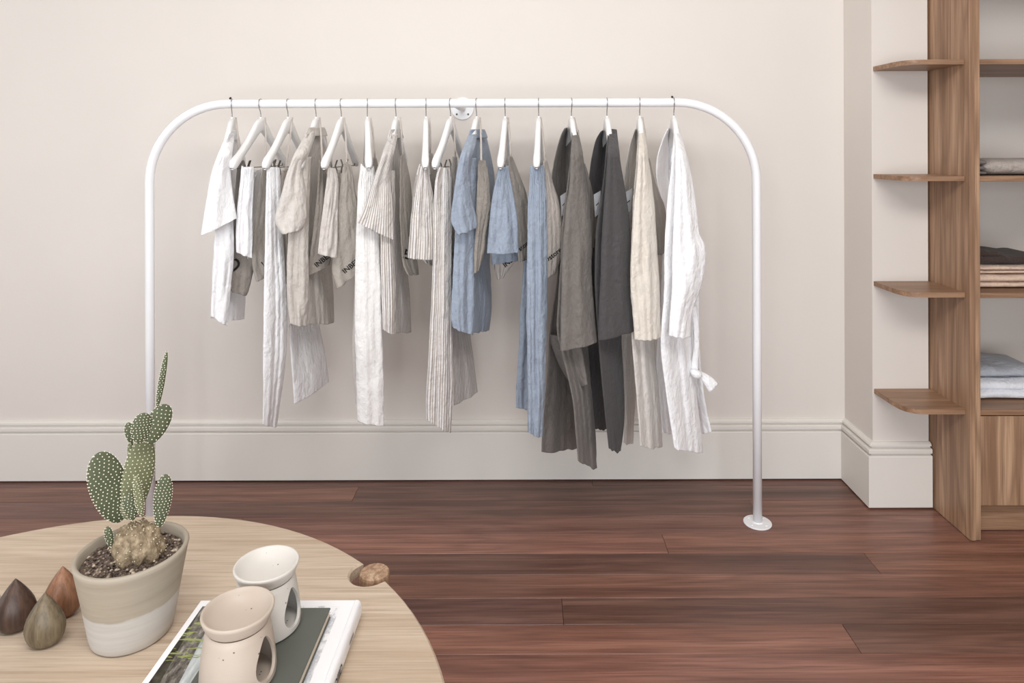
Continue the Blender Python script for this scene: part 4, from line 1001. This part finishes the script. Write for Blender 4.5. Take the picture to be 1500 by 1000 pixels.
# ------------------------------------------------------------------ ceramic oil burners
def burner(cx, cy, label, mat, az):
    z0 = gz + 0.0190
    root = thing('oil_burner', label, 'oil burner', (cx, cy, z0), 'ceramic oil burners on the books')
    out_ = [(0.0, 0.0), (0.050, 0.0), (0.0545, 0.004), (0.0555, 0.012), (0.0545, 0.03), (0.0515, 0.055), (0.048, 0.075), (0.0465, 0.084), (0.0445, 0.0865),
            (0.0415, 0.085), (0.043, 0.07), (0.0465, 0.05), (0.0495, 0.03), (0.0505, 0.012), (0.048, 0.007), (0.0, 0.007)]
    v, f = lathe(out_, (0, 0, 0), 64)
    me = bpy.data.meshes.new('b'); me.from_pydata([tuple(p) for p in v], [], f); bmx = bmesh.new(); bmx.from_mesh(me)
    bmesh.ops.remove_doubles(bmx, verts=bmx.verts, dist=1e-5); bmesh.ops.recalc_face_normals(bmx, faces=bmx.faces); bmx.to_mesh(me); bmx.free()
    o = bpy.data.objects.new('burner_body', me); COL.objects.link(o)
    # tear-shaped opening
    ra = math.radians(az); dv = Vector((math.cos(ra), math.sin(ra), 0)); sv = Vector((-math.sin(ra), math.cos(ra), 0))
    out2 = []
    for k in range(32):
        a = 2 * math.pi * k / 32; s = 0.5 + 0.5 * math.sin(a)
        wv = 0.030 * math.cos(a) * (1 - 0.62 * s); zz_ = 0.012 + 0.062 * s
        out2.append((wv, zz_))
    vv = [dv * r + sv * w + Vector((0, 0, z)) for r in (0.02, 0.09) for w, z in out2]
    ff = [tuple(range(31, -1, -1)), tuple(range(32, 64))] + [(k, (k + 1) % 32, 32 + (k + 1) % 32, 32 + k) for k in range(32)]
    mc = bpy.data.meshes.new('c'); mc.from_pydata([tuple(p) for p in vv], [], ff); bmx = bmesh.new(); bmx.from_mesh(mc)
    bmesh.ops.recalc_face_normals(bmx, faces=bmx.faces); bmx.to_mesh(mc); bmx.free()
    co = bpy.data.objects.new('cutter', mc); COL.objects.link(co)
    md = o.modifiers.new('opening', 'BOOLEAN'); md.operation = 'DIFFERENCE'; md.object = co; md.solver = 'EXACT'
    dg = bpy.context.evaluated_depsgraph_get(); dg.update()
    m2 = bpy.data.meshes.new_from_object(o.evaluated_get(dg))
    bpy.data.objects.remove(o, do_unlink=True); bpy.data.objects.remove(co, do_unlink=True)
    c = Vector((cx, cy, z0))
    ob_ = link('burner_body', [p.co + c for p in m2.vertices], [tuple(p.vertices) for p in m2.polygons], mat, root, True)
    for p in ob_.data.polygons: p.use_smooth = True
    es = ob_.modifiers.new('edges', 'EDGE_SPLIT'); es.split_angle = math.radians(38)
    dish = [(0.0, 0.0835), (0.030, 0.0835), (0.0425, 0.0875), (0.0455, 0.0885), (0.0475, 0.092), (0.0525, 0.104), (0.0532, 0.1075), (0.0518, 0.1095), (0.0495, 0.109), (0.0465, 0.104), (0.038, 0.0945), (0.024, 0.0885), (0.010, 0.0868), (0.0, 0.0866)]
    v, f = lathe(dish, c, 64); link('oil_dish', v, f, mat, root, True)
burner(-0.444, 1.164, 'off-white speckled ceramic oil burner, the rear of the pair', m_ceramic('white_stoneware', lin(216, 211, 204)), -14)
burner(-0.4445, 1.050, 'sand-coloured speckled ceramic oil burner, the front of the pair', m_ceramic('sand_stoneware', lin(196, 181, 167)), -16)
